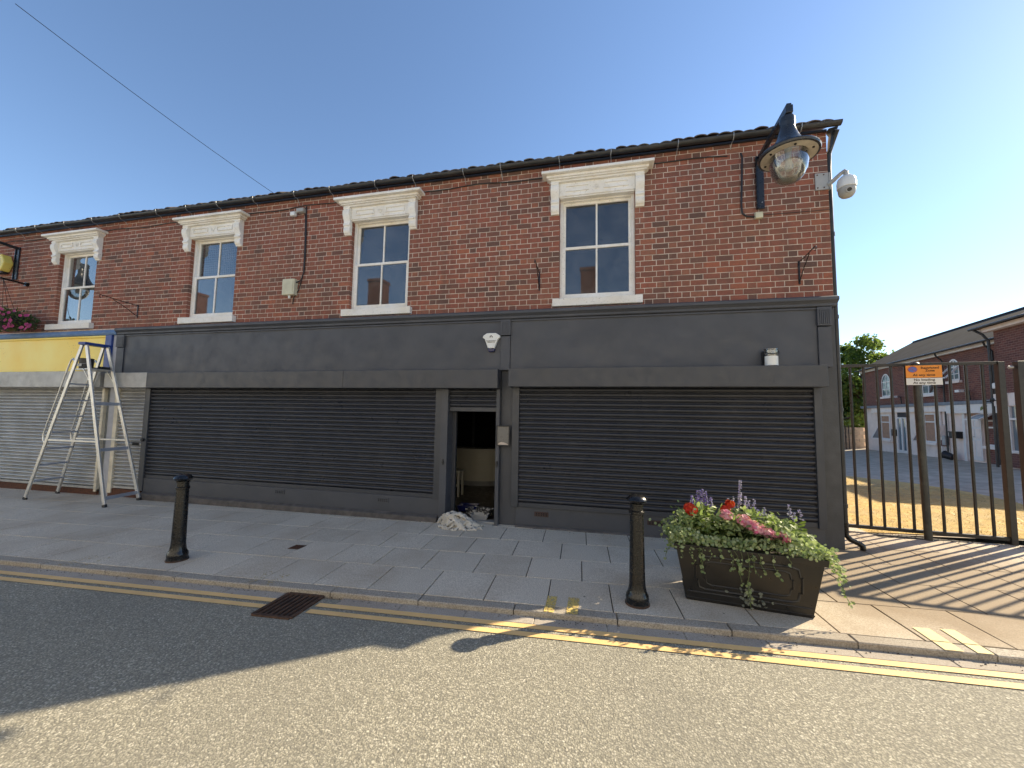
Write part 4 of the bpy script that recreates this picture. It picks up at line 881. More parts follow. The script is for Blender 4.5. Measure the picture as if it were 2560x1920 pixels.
# --- hanging basket at the far left
hb = thing('hanging_basket', 'hanging basket of magenta and white petunias below the wall lamp bracket', 'hanging basket', (-13.0, -.36, 3.7)); hc = Vector((-13.02, -.36, 3.74)); m = MB()
for k in range(1100):
    d = rv(rp); leafshape(m, hc+Vector((d.x*.70, d.y*.38, d.z*.26-.1*abs(d.x)))*rp.random()**.4, rv(rp), rv(rp), rp.uniform(.04, .08), rp.uniform(.02, .04), 6)
m.build('foliage', M['leaf_dark'], hb, normals=False); MB().lathe([(.02, -.3), (.16, -.24), (.26, -.1), (.3, .03), (.28, .03)], 18, hc).build('bowl', M['black_matt'], hb)
for k in range(95):
    a = rp.uniform(-.75, .8); zz = rp.uniform(-.25, .2)-.12*abs(a); p = hc+Vector((a, -.3+rp.uniform(-.05, .1)+.25*abs(a), zz)); m = MB(); nd = Vector((rp.uniform(.1, .8), -1, rp.uniform(-.2, .5))).normalized(); x = nd.orthogonal().normalized(); y = nd.cross(x)
    for j in range(5): t = j*1.2566; leafshape(m, p, x*math.cos(t)+y*math.sin(t)+nd*.3, nd, .034, .038, 8)
    m.build('petunia_flower', M['white_plastic'] if k in (3, 17, 30, 44, 61) else M['magenta_petal'], hb, normals=False)
MB().tube([(-13.3, -.0, 4.66), (-13.3, -.45, 4.68)], .022, 8).tube([(-13.3, -.001, 4.66), (-13.3, -.05, 4.66)], .05, 12).build('bracket_arm', M['black'], hb)
for s_ in (-.25, 0, .25): MB().tube([(-13.28, -.40, 4.66), (hc.x+s_, hc.y, hc.z+.02)], .004, 5).build('chain', M['black'], hb)

# ------------------------------------------------------------------ stepladder with paint on its shelf
ld = thing('stepladder', 'tall aluminium platform stepladder with blue top before the grey shutters', 'stepladder', (-10.0, -.45, gz(-10)))
FL, BL, FR, BR = Vector((-11.07, -.765, gz(-11))), Vector((-11.25, -.20, gz(-11))), Vector((-8.835, -.825, gz(-8.8))), Vector((-8.915, -.23, gz(-8.9)))
TF1, TB1, TF2, TB2 = Vector((-9.98, -.73, 3.01)), Vector((-9.99, -.39, 3.01)), Vector((-9.86, -.73, 3.01)), Vector((-9.87, -.39, 3.01))
for a, b in ((FL, TF1), (BL, TB1), (FR, TF2), (BR, TB2)):
    MB().bar(a, b, .068, .03, (0, 1, 0)).build('stile', M['alu'], ld, bevel=.003); MB().bar(a-Vector((0, 0, .004)), a+(b-a).normalized()*.05, .076, .04, (0, 1, 0)).build('foot', M['black_matt'], ld, bevel=.004)
ct_ = (TF1+TB1+TF2+TB2)/4
MB().bar((TF1+TF2)/2+Vector((.02, -.06, .02)), (TB1+TB2)/2+Vector((0, .06, .02)), .17, .055).build('top_cap', M['blue'], ld, bevel=.008)
for k in range(1, 9):
    t = k*.1055+.01
    if k == 8: continue
    MB().bar(FL.lerp(TF1, t), BL.lerp(TB1, t), .085, .028).build('tread', M['alu_tread'], ld, bevel=.003)
for t in (.05, .335, .62): MB().bar(FR.lerp(TF2, t), BR.lerp(TB2, t), .025, .06).build('rear_brace', M['alu_tread'], ld, bevel=.002)
for a, b, c, d in ((FL, TF1, FR, TF2), (BL, TB1, BR, TB2)): MB().bar(a.lerp(b, .385), c.lerp(d, .385), .02, .032).build('side_stay', M['alu'], ld, bevel=.002)
sh = .845; q = [FL.lerp(TF1, sh), BL.lerp(TB1, sh), BR.lerp(TB2, sh), FR.lerp(TF2, sh)]
m = MB(); e = Vector((0, 0, .022)); q2 = [p.copy() for p in q]
q2[2] += Vector((.04, 0, 0)); q2[3] += Vector((.04, 0, 0)); m.add([p-e for p in q2]+[p for p in q2], [(3, 2, 1, 0), (4, 5, 6, 7), (0, 1, 5, 4), (1, 2, 6, 5), (2, 3, 7, 6), (3, 0, 4, 7)]); m.build('platform', M['alu'], ld, bevel=.004)
MB().bar(q[3], FR.lerp(TF2, .74)+Vector((.0, 0, 0)), .015, .015).bar(q2[3]-Vector((.2, 0, .01)), FR.lerp(TF2, .74), .014, .014).build('shelf_strut', M['alu'], ld); MB().bar(q2[2]-Vector((.2, 0, .01)), BR.lerp(TB2, .74), .014, .014).build('shelf_strut', M['alu'], ld)
for a, b in ((FL, TF1), (BL, TB1)):
    d = (b-a).normalized(); o_ = Vector((-d.z, 0, d.x)).normalized()*.15
    if o_.x > 0: o_ = -o_
    P = lambda t: a.lerp(b, t)
    MB().tube([P(.365), P(.37)+o_*.6, P(.40)+o_*.98, P(.43)+o_, P(.86)+o_, P(.885)+o_*.95, P(.90)+o_*.7, P(.885)+o_*.1], .014, 8).build('handrail', M['alu'], ld, smooth=True)
pz = q2[0].z+.001
kt = thing('paint_kettle', 'black paint kettle standing on the stepladder platform', 'paint pot', (-10.0, -.63, pz))
MB().lathe([(.085, 0), (.10, .004), (.105, .20), (.11, .205), (.104, .21), (.095, .20), (.088, .19), (.001, .19)], 20, (-10.0, -.63, pz)).build('pot', M['black_matt'], kt, smooth=True); MB().box(-10.06, -9.94, -.738, -.734, pz+.05, pz+.10).build('label', M['grey_plastic'], kt)
MB().tube([(-10.105, -.63, pz+.19), (-10.12, -.67, pz+.12), (-10.0, -.76, pz+.08), (-9.89, -.67, pz+.12), (-9.895, -.63, pz+.19)], .004, 6).build('handle', M['galv'], kt)
rt_ = thing('roller_tray', 'dark paint roller tray lying on the stepladder platform', 'paint tray', (-9.93, -.44, pz))
m = MB(); m.prism([(-10.04, pz), (-9.78, pz), (-9.76, pz+.06), (-9.775, pz+.06), (-9.8, pz+.015), (-10.03, pz+.04), (-10.045, pz+.055), (-10.055, pz+.05)], 'y', -.52, -.34); m.build('tray', M['black_matt'], rt_, bevel=.003); MB().tube([(-9.9, -.49, pz+.05), (-9.9, -.37, pz+.05)], .022, 10).build('roller', M['room_black'], rt_)
# clear paint tub on the right shutter box
bx = 2.507
pt = thing('paint_tub', 'clear plastic tub with a white label standing on the shutter housing', 'paint tub', (2.275, -.2, bx))
MB().lathe([(.068, 0), (.075, .01), (.082, .22), (.087, .225), (.087, .235), (.081, .235), (.078, .22), (.07, .012), (.001, .012)], 24, (2.275, -.2, bx)).build('tub', M['clear'], pt, smooth=True)
m = MB()
for k in range(10):
    a0, a1 = R(-178+17.6*k), R(-178+17.6*(k+1)); r0 = .082
    m.quad((2.275+r0*math.cos(a0), -.2+r0*math.sin(a0), bx+.006), (2.275+r0*math.cos(a1), -.2+r0*math.sin(a1), bx+.006), (2.275+r0*math.cos(a1), -.2+r0*math.sin(a1), bx+.135), (2.275+r0*math.cos(a0), -.2+r0*math.sin(a0), bx+.135))
m.build('label', M['white_plastic'], pt); MB().tube([(2.19, -.21, bx+.21), (2.20, -.26, bx+.175), (2.275, -.29, bx+.16), (2.35, -.26, bx+.175), (2.36, -.21, bx+.21)], .006, 6).build('handle', M['black_matt'], pt, smooth=True)
MB().lathe([(.05, .012), (.055, .16), (.04, .17), (.001, .17)], 14, (2.285, -.19, bx)).build('brushes', M['wood'], pt); MB().box(2.19, 2.215, -.13, -.105, bx, bx+.21).build('brush_handle', M['black_matt'], pt)

# ------------------------------------------------------------------ doorway clutter
def sheet():
    r = random.Random(21); m = MB(); cx, cy, z0 = -2.20, -.28, gz(-2.2)
    def dome(cx, cy, rx, ry, h):
        n, k = 20, 6; vs = []
        for i in range(k+1):
            f = math.cos(math.pi/2*i/k); zz = h*math.sin(math.pi/2*i/k)
            vs += [(cx+rx*f*(1+.12*math.sin(3*t+i))*math.cos(t), cy+ry*f*(1+.12*math.sin(4*t+1))*math.sin(t), z0+.004+zz) for t in [2*math.pi*q/n for q in range(n)]]
        m.add(vs, [(i*n+q, i*n+(q+1) % n, (i+1)*n+(q+1) % n, (i+1)*n+q) for i in range(k) for q in range(n)]+[tuple(range(n))[::-1], tuple(k*n+q for q in range(n))])
    dome(cx-.05, cy+.02, .30, .17, .13); dome(cx+.17, cy+.02, .17, .13, .09); dome(cx-.12, cy, .17, .13, .19)
    for k in range(34):                                # rolled folds of cloth lying over the heap
        a = r.uniform(0, 6.28); q = r.random()**.6; x = cx+.36*q*math.cos(a); y = cy+.19*q*math.sin(a); d = r.uniform(0, 6.28); L = r.uniform(.07, .17); pts = []
        for i in range(7):
            t = i/6-.5; px_, py_ = x+math.cos(d)*L*2*t, y+math.sin(d)*L*1.3*t; u = ((px_-cx+.08)/.36)**2+((py_-cy)/.2)**2
            pts.append((px_, py_, z0+.012+max(0, .185*(1-u))+.012*math.sin(i*1.7+k))); d += r.uniform(-.35, .35)
        m.tube(pts, [.006, .016, .024, .026, .022, .015, .006], 8)
    for a, b, ln in ((-2.52, -.40, .13), (-2.42, -.47, .15), (-2.25, -.50, .13), (-2.0, -.44, .16), (-1.9, -.36, .12)):
        m.tube([(a+ln*t, b+.03*math.sin(t*5+a*7), z0+.008) for t in [i/6 for i in range(7)]], [.008, .02, .03, .026, .03, .018, .008], 8)
    o = m.build('dust_sheet', M['cloth'], None); md = o.modifiers.new('remesh', 'REMESH'); md.mode = 'VOXEL'; md.voxel_size = .0085; md.use_smooth_shade = True
    sm = o.modifiers.new('smooth', 'SMOOTH'); sm.iterations = 3; sm.factor = .5; return o
tag(sheet(), 'crumpled paint stained white dust sheet heaped at the doorway', 'dust sheet')
def tray(label, x, y, rz, mat, w_=.36, d=.26, h=.07, z=.042):
    t = thing('paint_tray', label, 'paint tray', (x, y, z), 'paint trays in the doorway'); c, s = math.cos(rz), math.sin(rz)
    def T(a, b, zz): return (x+a*c-b*s, y+a*s+b*c, z+zz)
    m = MB(); lv = [(0, w_/2-.03, d/2-.02), (h, w_/2, d/2), (h, w_/2-.015, d/2-.015), (.012, w_/2-.04, d/2-.03)]
    for zz, a, b in lv: m.v += [T(-a, -b, zz), T(a, -b, zz), T(a, b, zz), T(-a, b, zz)]
    m.f.append((3, 2, 1, 0))
    for i in range(3):
        for k in range(4): m.f.append((i*4+k, i*4+(k+1) % 4, i*4+4+(k+1) % 4, i*4+4+k))
    m.f.append((12, 13, 14, 15)); m.build('tray', mat, t, bevel=.003); return t
splat = NT('splattered_tray'); cc = splat.mix(splat.ramp(splat.noise(22, 4, .7), [(.5, 0.), (.56, 1.)]), (.02, .02, .023), (.55, .54, .5)); splat.fin(cc, .4); M['splat'] = splat.m
tray('navy paint tray lying inside the doorway', -2.36, .62, .1, M['navy'], .36, .26, .10); tray('splattered black and white paint tray inside the doorway', -2.06, .36, -.25, M['splat'], .44, .28, .11); tray('grey paint tray on the threshold behind the dust sheet', -1.98, .12, .05, M['galv_box'], .30, .18, .08, .046)
dk = thing('reception_desk', 'curved white reception desk in the dark shop interior', 'desk', (-3.0, 3.0, .04))
m = MB(); n = 18; c0 = Vector((-3.05, 3.75)); prof = []
for i in range(n+1): a = R(-155+130*i/n); prof.append((c0.x+.95*math.cos(a), c0.y+.95*math.sin(a)))
for i in range(n+1): a = R(-25-130*i/n); prof.append((c0.x+.88*math.cos(a), c0.y+.88*math.sin(a)))
m.prism(prof, 'z', .17, .90); m.build('front_panel', M['desk'], dk, smooth=True)
m = MB(); m.prism([((x-c0.x)*.9+c0.x, (y-c0.y)*.9+c0.y) for x, y in prof], 'z', .04, .17); m.build('kick_plate', M['galv_box'], dk, smooth=True)
m = MB(); m.prism(prof[:n+1], 'z', .90, .93); m.build('worktop', M['desk'], dk); MB().box(-3.95, -3.55, 2.9, 2.95, .04, 1.25).build('side_screen', M['desk'], dk)
sl2 = thing('shop_stool', 'pale wooden stool half hidden inside the dark doorway', 'stool', (-3.07, 1.7, .04))
for a, b in ((-3.2, 1.6), (-2.96, 1.6), (-3.2, 1.84), (-2.96, 1.84)): MB().box(a, a+.04, b, b+.04, .04, .55).build('leg', M['desk'], sl2)
MB().box(-3.22, -2.9, 1.58, 1.9, .55, .59).build('seat', M['desk'], sl2, bevel=.005); MB().box(-3.16, -2.96, 1.61, 1.63, .25, .3).build('stretcher', M['desk'], sl2)

# ------------------------------------------------------------------ gate and sign
GU = Vector((.99374, -.11168, 0)); G0 = Vector((3.708, 1.059, 0))
def gp(t, z): v = G0+GU*t; return Vector((v.x, v.y, z))
def gate(label, t0, t1, bars):
    t = thing('steel_gate', label, 'gate', gp((t0+t1)/2, gz(4.5)), 'steel gates closing the side road')
    MB().bar(gp(t0, 2.645), gp(t1, 2.645), .045, .045).build('top_rail', M['rail'], t, bevel=.004); MB().bar(gp(t0, .135), gp(t1, .15), .045, .05).build('bottom_rail', M['rail'], t, bevel=.004)
    for b in bars: MB().tube([gp(b, .15), gp(b, 2.635)], .019, 8).build('bar', M['rail'], t, smooth=True)
    return t
def tx(x): return (x-G0.x)/GU.x
g1 = gate('black vertical bar gate leaf between the building corner and the posts', tx(3.30), tx(5.60), [tx(3.35), tx(3.52), tx(3.695), tx(3.86), tx(4.03), tx(4.195), tx(4.37), tx(4.545), tx(4.715), tx(4.885), tx(5.06), tx(5.24), tx(5.42)])
MB().bar(gp(tx(3.32), .1), gp(tx(3.32), 2.66), .05, .05, (0, 1, 0)).build('hinge_stile', M['rail'], g1, bevel=.004)
MB().bar(gp(tx(5.605), .05), gp(tx(5.605), 2.66), .075, .075, (0, 1, 0)).build('lock_stile', M['rail'], g1, bevel=.004)
g2 = gate('black vertical bar gate leaf beyond the paired posts', tx(5.79), tx(8.5), [tx(5.98+.172*k) for k in range(14)])
MB().bar(gp(tx(5.81), .05), gp(tx(5.81), 2.66), .085, .085, (0, 1, 0)).build('lock_stile', M['rail'], g2, bevel=.004)
MB().tube([gp(tx(5.70), 2.58), gp(tx(5.75), 2.58)], .02, 8).build('latch', M['galv'], g2)
sp = thing('sign_post', 'steel post with orange and white restricted zone sign before the gate', 'sign', (4.62, .775, gz(4.6)))
px, py = 4.60, .80
MB().tube([(px, py, gz(px)-.02), (px-.03, py, 2.63)], .046, 14).build('post', M['lead_post'], sp, smooth=True); MB().lathe([(.05, 0), (.05, .03), (.03, .05), (.002, .055)], 14, (px-.03, py, 2.61)).build('post_cap', M['lead_post'], sp, smooth=True)
SX = Vector((.985, -.17, 0)).normalized(); SN = Vector((SX.y, -SX.x, 0)); O = Vector((4.625, .735, 0))
def sgn(a, z, d=0.): return O+SX*a+SN*d+Vector((0, 0, z))
def plate(a0, a1, z0, z1, d0, d1, name, mat, par, bev=.002): 
    return MB().add([sgn(a0, z0, d0), sgn(a1, z0, d0), sgn(a1, z1, d0), sgn(a0, z1, d0), sgn(a0, z0, d1), sgn(a1, z0, d1), sgn(a1, z1, d1), sgn(a0, z1, d1)], [(0, 1, 2, 3), (7, 6, 5, 4), (0, 4, 5, 1), (1, 5, 6, 2), (2, 6, 7, 3), (3, 7, 4, 0)]).build(name, mat, par, bevel=bev)
plate(-.205, .205, 2.312, 2.610, 0, -.006, 'backplate', M['ink'], sp); op = plate(-.201, .201, 2.425, 2.606, .003, .0005, 'orange_panel', M['orange'], sp, 0); wp = plate(-.201, .201, 2.316, 2.419, .003, .0005, 'white_panel', M['sign_white'], sp, 0)
def ring(a, z, r0, r1, d, name, mat, par):
    m = MB(); n = 24
    for k in range(n):
        t0, t1 = 2*math.pi*k/n, 2*math.pi*(k+1)/n; f = lambda r, t: sgn(a+r*1.18*math.cos(t), z+r*math.sin(t), d); m.add([f(r0, t0), f(r1, t0), f(r1, t1), f(r0, t1)], [(0, 1, 2, 3)])
    m.build(name, mat, par)
ring(-.125, 2.548, 0, .04, .0045, 'roundel', M['sign_blue'], sp); ring(-.125, 2.548, .039, .047, .005, 'roundel_ring', M['sign_red'], sp)
MB().add([sgn(-.165, 2.575, .0052), sgn(-.158, 2.581, .0052), sgn(-.085, 2.521, .0052), sgn(-.092, 2.515, .0052)], [(0, 1, 2, 3)]).build('roundel_bar', M['sign_red'], sp)
for s_, a, z, sz in (('Restricted', .07, 2.568, .046), ('Zone', .07, 2.527, .046), ('At any time', .0, 2.463, .05)): text(s_, sz, M['ink'], 'lettering', sp, sgn(a, z, .0045), SX, (0, 0, 1), .0005, sx=1.05)
for s_, z in (('No loading', 2.392), ('At any time', 2.347)): text(s_, .046, M['ink'], 'lettering', sp, sgn(0, z, .0045), SX, (0, 0, 1), .0005, sx=1.15)

# ------------------------------------------------------------------ far buildings in the yard
FA = Vector((15.6, 21.8, 0)); FU = Vector((-.16201, -.98679, 0)); FN = Vector((-.98679, .16201, 0))     # FN points at the camera side
def fp(s, z, off=0.): v = FA+FU*s+FN*off; return Vector((v.x, v.y, z))
def fbox(m, s0, s1, z0, z1, o0, o1):
    return m.add([fp(s0, z0, o0), fp(s1, z0, o0), fp(s1, z0, o1), fp(s0, z0, o1), fp(s0, z1, o0), fp(s1, z1, o0), fp(s1, z1, o1), fp(s0, z1, o1)], [(3, 2, 1, 0), (4, 5, 6, 7), (0, 1, 5, 4), (1, 2, 6, 5), (2, 3, 7, 6), (3, 0, 4, 7)])
def FB(s0, s1, z0, z1, o0, o1, name, mat, par, bev=0): return fbox(MB(), s0, s1, z0, z1, o0, o1).build(name, mat, par, bevel=bev)
hs = thing('brick_house', 'two storey brick building with cream ground floor behind the gate', 'house', fp(5, 0, -2))
FB(0, 11.5, 2.45, 4.75, -5, 0, 'upper_wall', M['far_brick'], hs); FB(0, 11.5, -.8, 2.45, -5, .03, 'lower_wall', M['cream_wall'], hs)
FB(0, 11.5, 2.44, 2.58, .031, .22, 'band_flashing', M['lead'], hs); FB(1.2, 8.0, 2.18, 2.44, .031, .16, 'shop_fascia', M['cream_trim'], hs); FB(8.0, 11.5, 2.10, 2.44, .031, .2, 'shop_fascia', M['upvc'], hs)
m = MB(); rd = 2.5; rz_ = 6.45
m.add([fp(-.2, 4.72, .3), fp(11.6, 4.72, .3), fp(11.6, rz_, -rd), fp(-.2, rz_, -rd), fp(-.2, 4.72, -rd*2-.3), fp(11.6, 4.72, -rd*2-.3)], [(0, 1, 2, 3), (3, 2, 5, 4), (0, 3, 4), (1, 5, 2)]); rfh = m.build('roof', M['slate'], hs)
FB(-.2, 11.5, 4.60, 4.735, .02, .13, 'fascia_board', M['upvc'], hs); MB().tube([fp(-.2, 4.73, .33), fp(11.5, 4.73, .33)], .04, 8).build('gutter', M['gutter'], hs)
MB().tube([fp(-.2, rz_, -rd), fp(11.6, rz_, -rd)], .05, 8).build('ridge_tiles', M['slate'], rfh)
def pipe(s, z0, z1, par, mat, r=.032): MB().tube([fp(s, z1+.25, .33), fp(s, z1+.1, .28), fp(s, z1-.1, .1), fp(s, z0, .1)], r, 8).build('downpipe', mat, par)
pipe(7.75, .1, 4.45, hs, M['gutter']); pipe(10.6, .2, 4.45, hs, M['gutter'])
def arch_window(s0, s1, z0, z1, par, open_=False):
    n = 10; mid = (s0+s1)/2; r = (s1-s0)/2
    def arc(rr, off): return [fp(mid+rr*math.cos(t), z1-r+rr*math.sin(t), off) for t in [math.pi*k/n for k in range(n+1)]]
    o, i_ = arc(r, .03), arc(r-.07, .03); o2, i2 = [fp(s1, z0, .03)]+o+[fp(s0, z0, .03)], [fp(s1-.07, z0+.07, .03)]+i_+[fp(s0+.07, z0+.07, .03)]
    m = MB(); k = len(o2); m.add(o2+i2, [(j, (j+1) % k, (j+1) % k+k, j+k) for j in range(k)]); wn = m.build('window', M['upvc'], par)
    MB().add([p-FN*.02 for p in i2], [tuple(range(k))]).build('pane', M['glass_far'], wn)
    h = z1-r; b = MB(); fbox(b, mid-.02, mid+.02, z0+.06, z1-.05, .0, .025); fbox(b, s0+.06, s1-.06, h-.02, h+.02, .0, .027); fbox(b, s0+.06, s1-.06, (z0+h)/2-.015, (z0+h)/2+.015, .0, .026); b.build('glazing_bar', M['upvc'], wn)
    FB(s0-.08, s1+.08, z0-.1, z0-.002, .0, .1, 'sill', M['cream_trim'], wn)
    ar = MB(); a1, a2 = arc(r+.02, .008), arc(r+.24, .008); ar.add(a1+a2, [(j, j+1, j+1+n+1, j+n+1) for j in range(n)]); ar.build('brick_arch', M['far_brick2'], wn)
    if open_:
        c = MB(); P = [fp(s0+.06, h, .03), fp(s1-.06, h, .03), fp(s1-.06, z0+.12, .42), fp(s0+.06, z0+.12, .42)]
        for j in range(4): c.bar(P[j], P[(j+1) % 4], .06, .05)
        c.build('casement', M['upvc'], wn)
M['glass_far'] = plain('far_glass', (.14, .19, .22), .06, var=.2, scale=2, bump=0, spec=1.0)
arch_window(2.25, 3.15, 3.05, 4.30, hs); arch_window(7.95, 8.65, 3.45, 4.36, hs, True); arch_window(6.05, 6.95, 2.98, 4.25, hs)
def casement(s0, s1, z0, z1, par, fill, open_side=None, split=.68):
    m = MB(); y0, y1 = .032, .09
    for a, b, c, d in ((s0, s0+.07, z0, z1), (s1-.07, s1, z0, z1), (s0+.07, s1-.07, z0, z0+.07), (s0+.07, s1-.07, z1-.07, z1), (s0+.07, s1-.07, z0+(z1-z0)*split, z0+(z1-z0)*split+.06)): fbox(m, a, b, c, d, y0, y1)
    wn = m.build('window', M['upvc'], par); FB(s0+.06, s1-.06, z0+.06, z1-.06, .03, .045, 'pane', fill, wn); FB(s0-.1, s1+.1, z0-.1, z0-.002, .031, .17, 'sill', M['cream_trim'], wn)
    if open_side is not None:
        a = s0-.02; P = [fp(a, z0+.8, .1), fp(a-.06, z0+.8, .13), fp(a-.25, z0+.02, .42), fp(a-.04, z0+.02, .14)]; c = MB()
        for j in range(4): c.bar(P[j], P[(j+1) % 4], .05, .05)
        c.build('open_light', M['upvc'], wn); MB().add(P, [(0, 1, 2, 3)]).build('open_pane', M['glass_far'], wn)
casement(2.05, 3.05, .72, 2.05, hs, M['wood'], 1); casement(6.1, 7.0, .80, 2.12, hs, M['wood'], 1)
def fdoor(s0, s1, z0, z1, par, panelled):
    m = MB()
    for a, b, c, d in ((s0, s0+.06, z0, z1), (s1-.06, s1, z0, z1), (s0+.06, s1-.06, z1-.06, z1)): fbox(m, a, b, c, d, .032, .09)
    if not panelled:
        mid = (s0+s1)/2; fbox(m, mid-.07, mid+.07, z0, z1-.06, .032, .085); fbox(m, s0+.06, s1-.06, z0, z0+.14, .033, .08)
    d = m.build('door', M['upvc'], par)
    if panelled:
        FB(s0+.06, s1-.06, z0, z1-.06, .033, .065, 'leaf', M['upvc'], d); w_ = (s1-s0-.12)/2
        for k in range(2):
            for a, b in ((z0+.15, z0+.75), (z0+.85, z0+1.2), (z0+1.28, z1-.14)): FB(s0+.06+w_*k+.05, s0+.06+w_*(k+1)-.04, a, b, .0655, .075, 'panel', M['cream_trim'], d, .01)
    else: FB(s0+.06, s1-.06, z0+.13, z1-.06, .031, .05, 'pane', M['glass_far'], d)
    MB().tube([fp(s0+(s1-s0)*.47, z0+.9, .12), fp(s0+(s1-s0)*.55, z0+.9, .12)], .012, 6).build('handle', M['galv'], d)
fdoor(3.75, 4.62, .12, 1.92, hs, False); fdoor(9.0, 9.75, .30, 1.98, hs, True); FB(3.75, 4.62, 1.93, 2.17, .031, .05, 'transom', M['room'], hs); FB(8.95, 9.8, 1.99, 2.12, .031, .05, 'transom', M['wood'], hs)
FB(8.75, 8.9, .2, 2.1, .031, .10, 'drain_pipe', M['upvc'], hs); FB(9.85, 10.55, .25, 2.1, .031, .06, 'brick_panel', M['far_brick'], hs)
casement(9.98, 10.45, .88, 1.85, hs, M['glass_far']); c = MB(); P = [fp(9.85, 2.08, .12), fp(10.45, 2.08, .12), fp(10.45, 1.85, .5), fp(9.7, 1.85, .5)]
for j in range(4): c.bar(P[j], P[(j+1) % 4], .06, .05)
c.build('open_fanlight', M['upvc'], hs); MB().add(P, [(0, 1, 2, 3)]).build('fanlight_pane', M['glass_far'], hs)
MB().tube([fp(7.32, 2.4, .08), fp(7.32, 1.55, .08)], .06, 8).build('white_flue', M['upvc'], hs); FB(7.18, 7.5, 1.1, 1.6, .031, .2, 'meter_box', M['cream_trim'], hs, .02); FB(7.5, 7.72, .75, 1.15, .031, .16, 'gas_meter', M['grey_plastic'], hs, .02); FB(7.2, 7.6, .68, .95, .031, .05, 'bare_brick', M['far_brick'], hs)
for s_ in (7.3, 7.42, 7.55): MB().tube([fp(s_, .7, .06), fp(s_+.03, .2, .06)], .02, 6).build('service_pipe', M['upvc'], hs)
FB(3.42, 3.6, .95, 1.3, .031, .2, 'post_box', M['black_matt'], hs, .02)
m = MB(); fbox(m, 8.28, 8.62, 1.08, 1.32, .031, .3); m.build('hanging_planter', M['black_matt'], hs, bevel=.03); FB(8.25, 8.65, 1.31, 1.36, .031, .33, 'planter_rim', M['black_matt'], hs, .01)
m = MB(); n = 14; dc_ = fp(7.5, 3.25, .35); dn = (FN*.7+FU*-.5+Vector((0, 0, .25))).normalized(); ax = dn.orthogonal().normalized(); ay = dn.cross(ax); rim = [dc_+(ax*math.cos(2*math.pi*k/n)+ay*math.sin(2*math.pi*k/n))*.27 for k in range(n)]
m.add(rim+[dc_-dn*.07], [(k, (k+1) % n, n) for k in range(n)]); m.build('satellite_dish', M['galv_box'], hs); MB().tube([dc_-dn*.07, fp(7.6, 3.2, .0)], .02, 6).build('dish_arm', M['gutter'], hs)
for s_ in (4.35, 9.3):
    MB().tube([fp(s_, 2.62, .1), fp(s_, 2.95, .12), fp(s_-.2, 3.0, .25)], .025, 6).build('flood_arm', M['black_matt'], hs); fbox(MB(), s_-.35, s_-.1, 2.93, 3.03, .2, .36).build('flood_lamp', M['white_plastic'], hs)
text('T', .26, M['ink'], 'sign_letter', hs, fp(10.28, 2.27, .205), FU, (0, 0, 1)); m = MB()
for k in range(5): leafshape(m, fp(9.98+.03*k, 2.2+.02*k, .206), Vector((FU.x*.4, FU.y*.4, 1)) if k % 2 else Vector((FU.x, FU.y, .3)), FN, .12, .04, 6)
m.build('leaf_emblem', M['leaf_tree2'], hs, normals=False)
nh = thing('corner_house', 'taller brown brick building with tiled roof and cream shop window beyond the gate', 'house', fp(14, .2, -2))
FB(11.45, 13.5, 2.75, 5.0, -5, .5, 'upper_wall', M['far_brick2'], nh); FB(11.45, 13.5, -.8, 2.75, -5, .52, 'lower_wall', M['cream_wall'], nh)
m = MB(); m.add([fp(11.1, 5.05, .85), fp(13.8, 5.05, .85), fp(13.1, 6.35, -2.3), fp(12.5, 6.35, -2.3), fp(11.1, 5.05, -5.4), fp(13.8, 5.05, -5.4)], [(0, 1, 2, 3), (3, 2, 5, 4), (0, 3, 4), (1, 5, 2)]); m.build('roof', M['red_tile'], nh)
FB(11.2, 13.6, 4.92, 5.06, .51, .7, 'fascia_board', M['cream_trim'], nh); MB().tube([fp(11.0, 5.07, .88), fp(13.8, 5.07, .88)], .045, 8).build('gutter', M['gutter'], nh)
MB().tube([fp(11.15, 5.05, .85), fp(11.3, 4.85, .7), fp(11.38, 4.6, .6), fp(11.38, .2, .6)], .04, 8).build('downpipe', M['gutter'], nh)
FB(11.45, 12.0, 2.32, 2.73, .521, .62, 'shop_band', M['cream_trim'], nh); FB(12.05, 12.6, 2.32, 2.7, .521, .6, 'shop_band', M['cream_trim'], nh); FB(11.4, 11.7, 2.92, 3.12, .521, .62, 'wall_light', M['white_plastic'], nh, .03)
FB(11.9, 13.2, .3, .75, .521, .6, 'brick_base', M['far_brick2'], nh)
m = MB()
for a, b, c, d in ((11.95, 12.05, .78, 2.3), (12.5, 12.6, .78, 2.3), (12.05, 12.5, 1.85, 1.92), (12.05, 12.5, .78, .86)): fbox(m, a, b, c, d, .521, .6)
wn = m.build('window', M['upvc'], nh); FB(12.05, 12.5, .86, 2.3, .5205, .54, 'pane', M['glass_far'], wn)
m = MB(); m.tube([fp(11.62+.11*math.cos(a)*(1-a/14), 2.5+.11*math.sin(a)*(1-a/14), .75) for a in [k*.6 for k in range(18)]], .014, 6); m.tube([fp(11.75, 2.55, .53), fp(11.72, 2.45, 1.0)], .018, 6); m.build('scroll_bracket', M['black'], nh)
# tipped bucket on the yard
bk = thing('bucket', 'black bucket tipped over at the foot of the cream wall', 'bucket', fp(8.3, .3, .35)); ba = fp(8.2, .40, .45); bb_ = fp(8.45, .30, .30)
MB().tube([ba, bb_], [.17, .12], 16).build('pail', M['black_matt'], bk, smooth=True); MB().tube([ba+Vector((0, 0, .17)), ba+FN*.15, ba-Vector((0, 0, .15))], .006, 5).build('handle', M['galv'], bk)
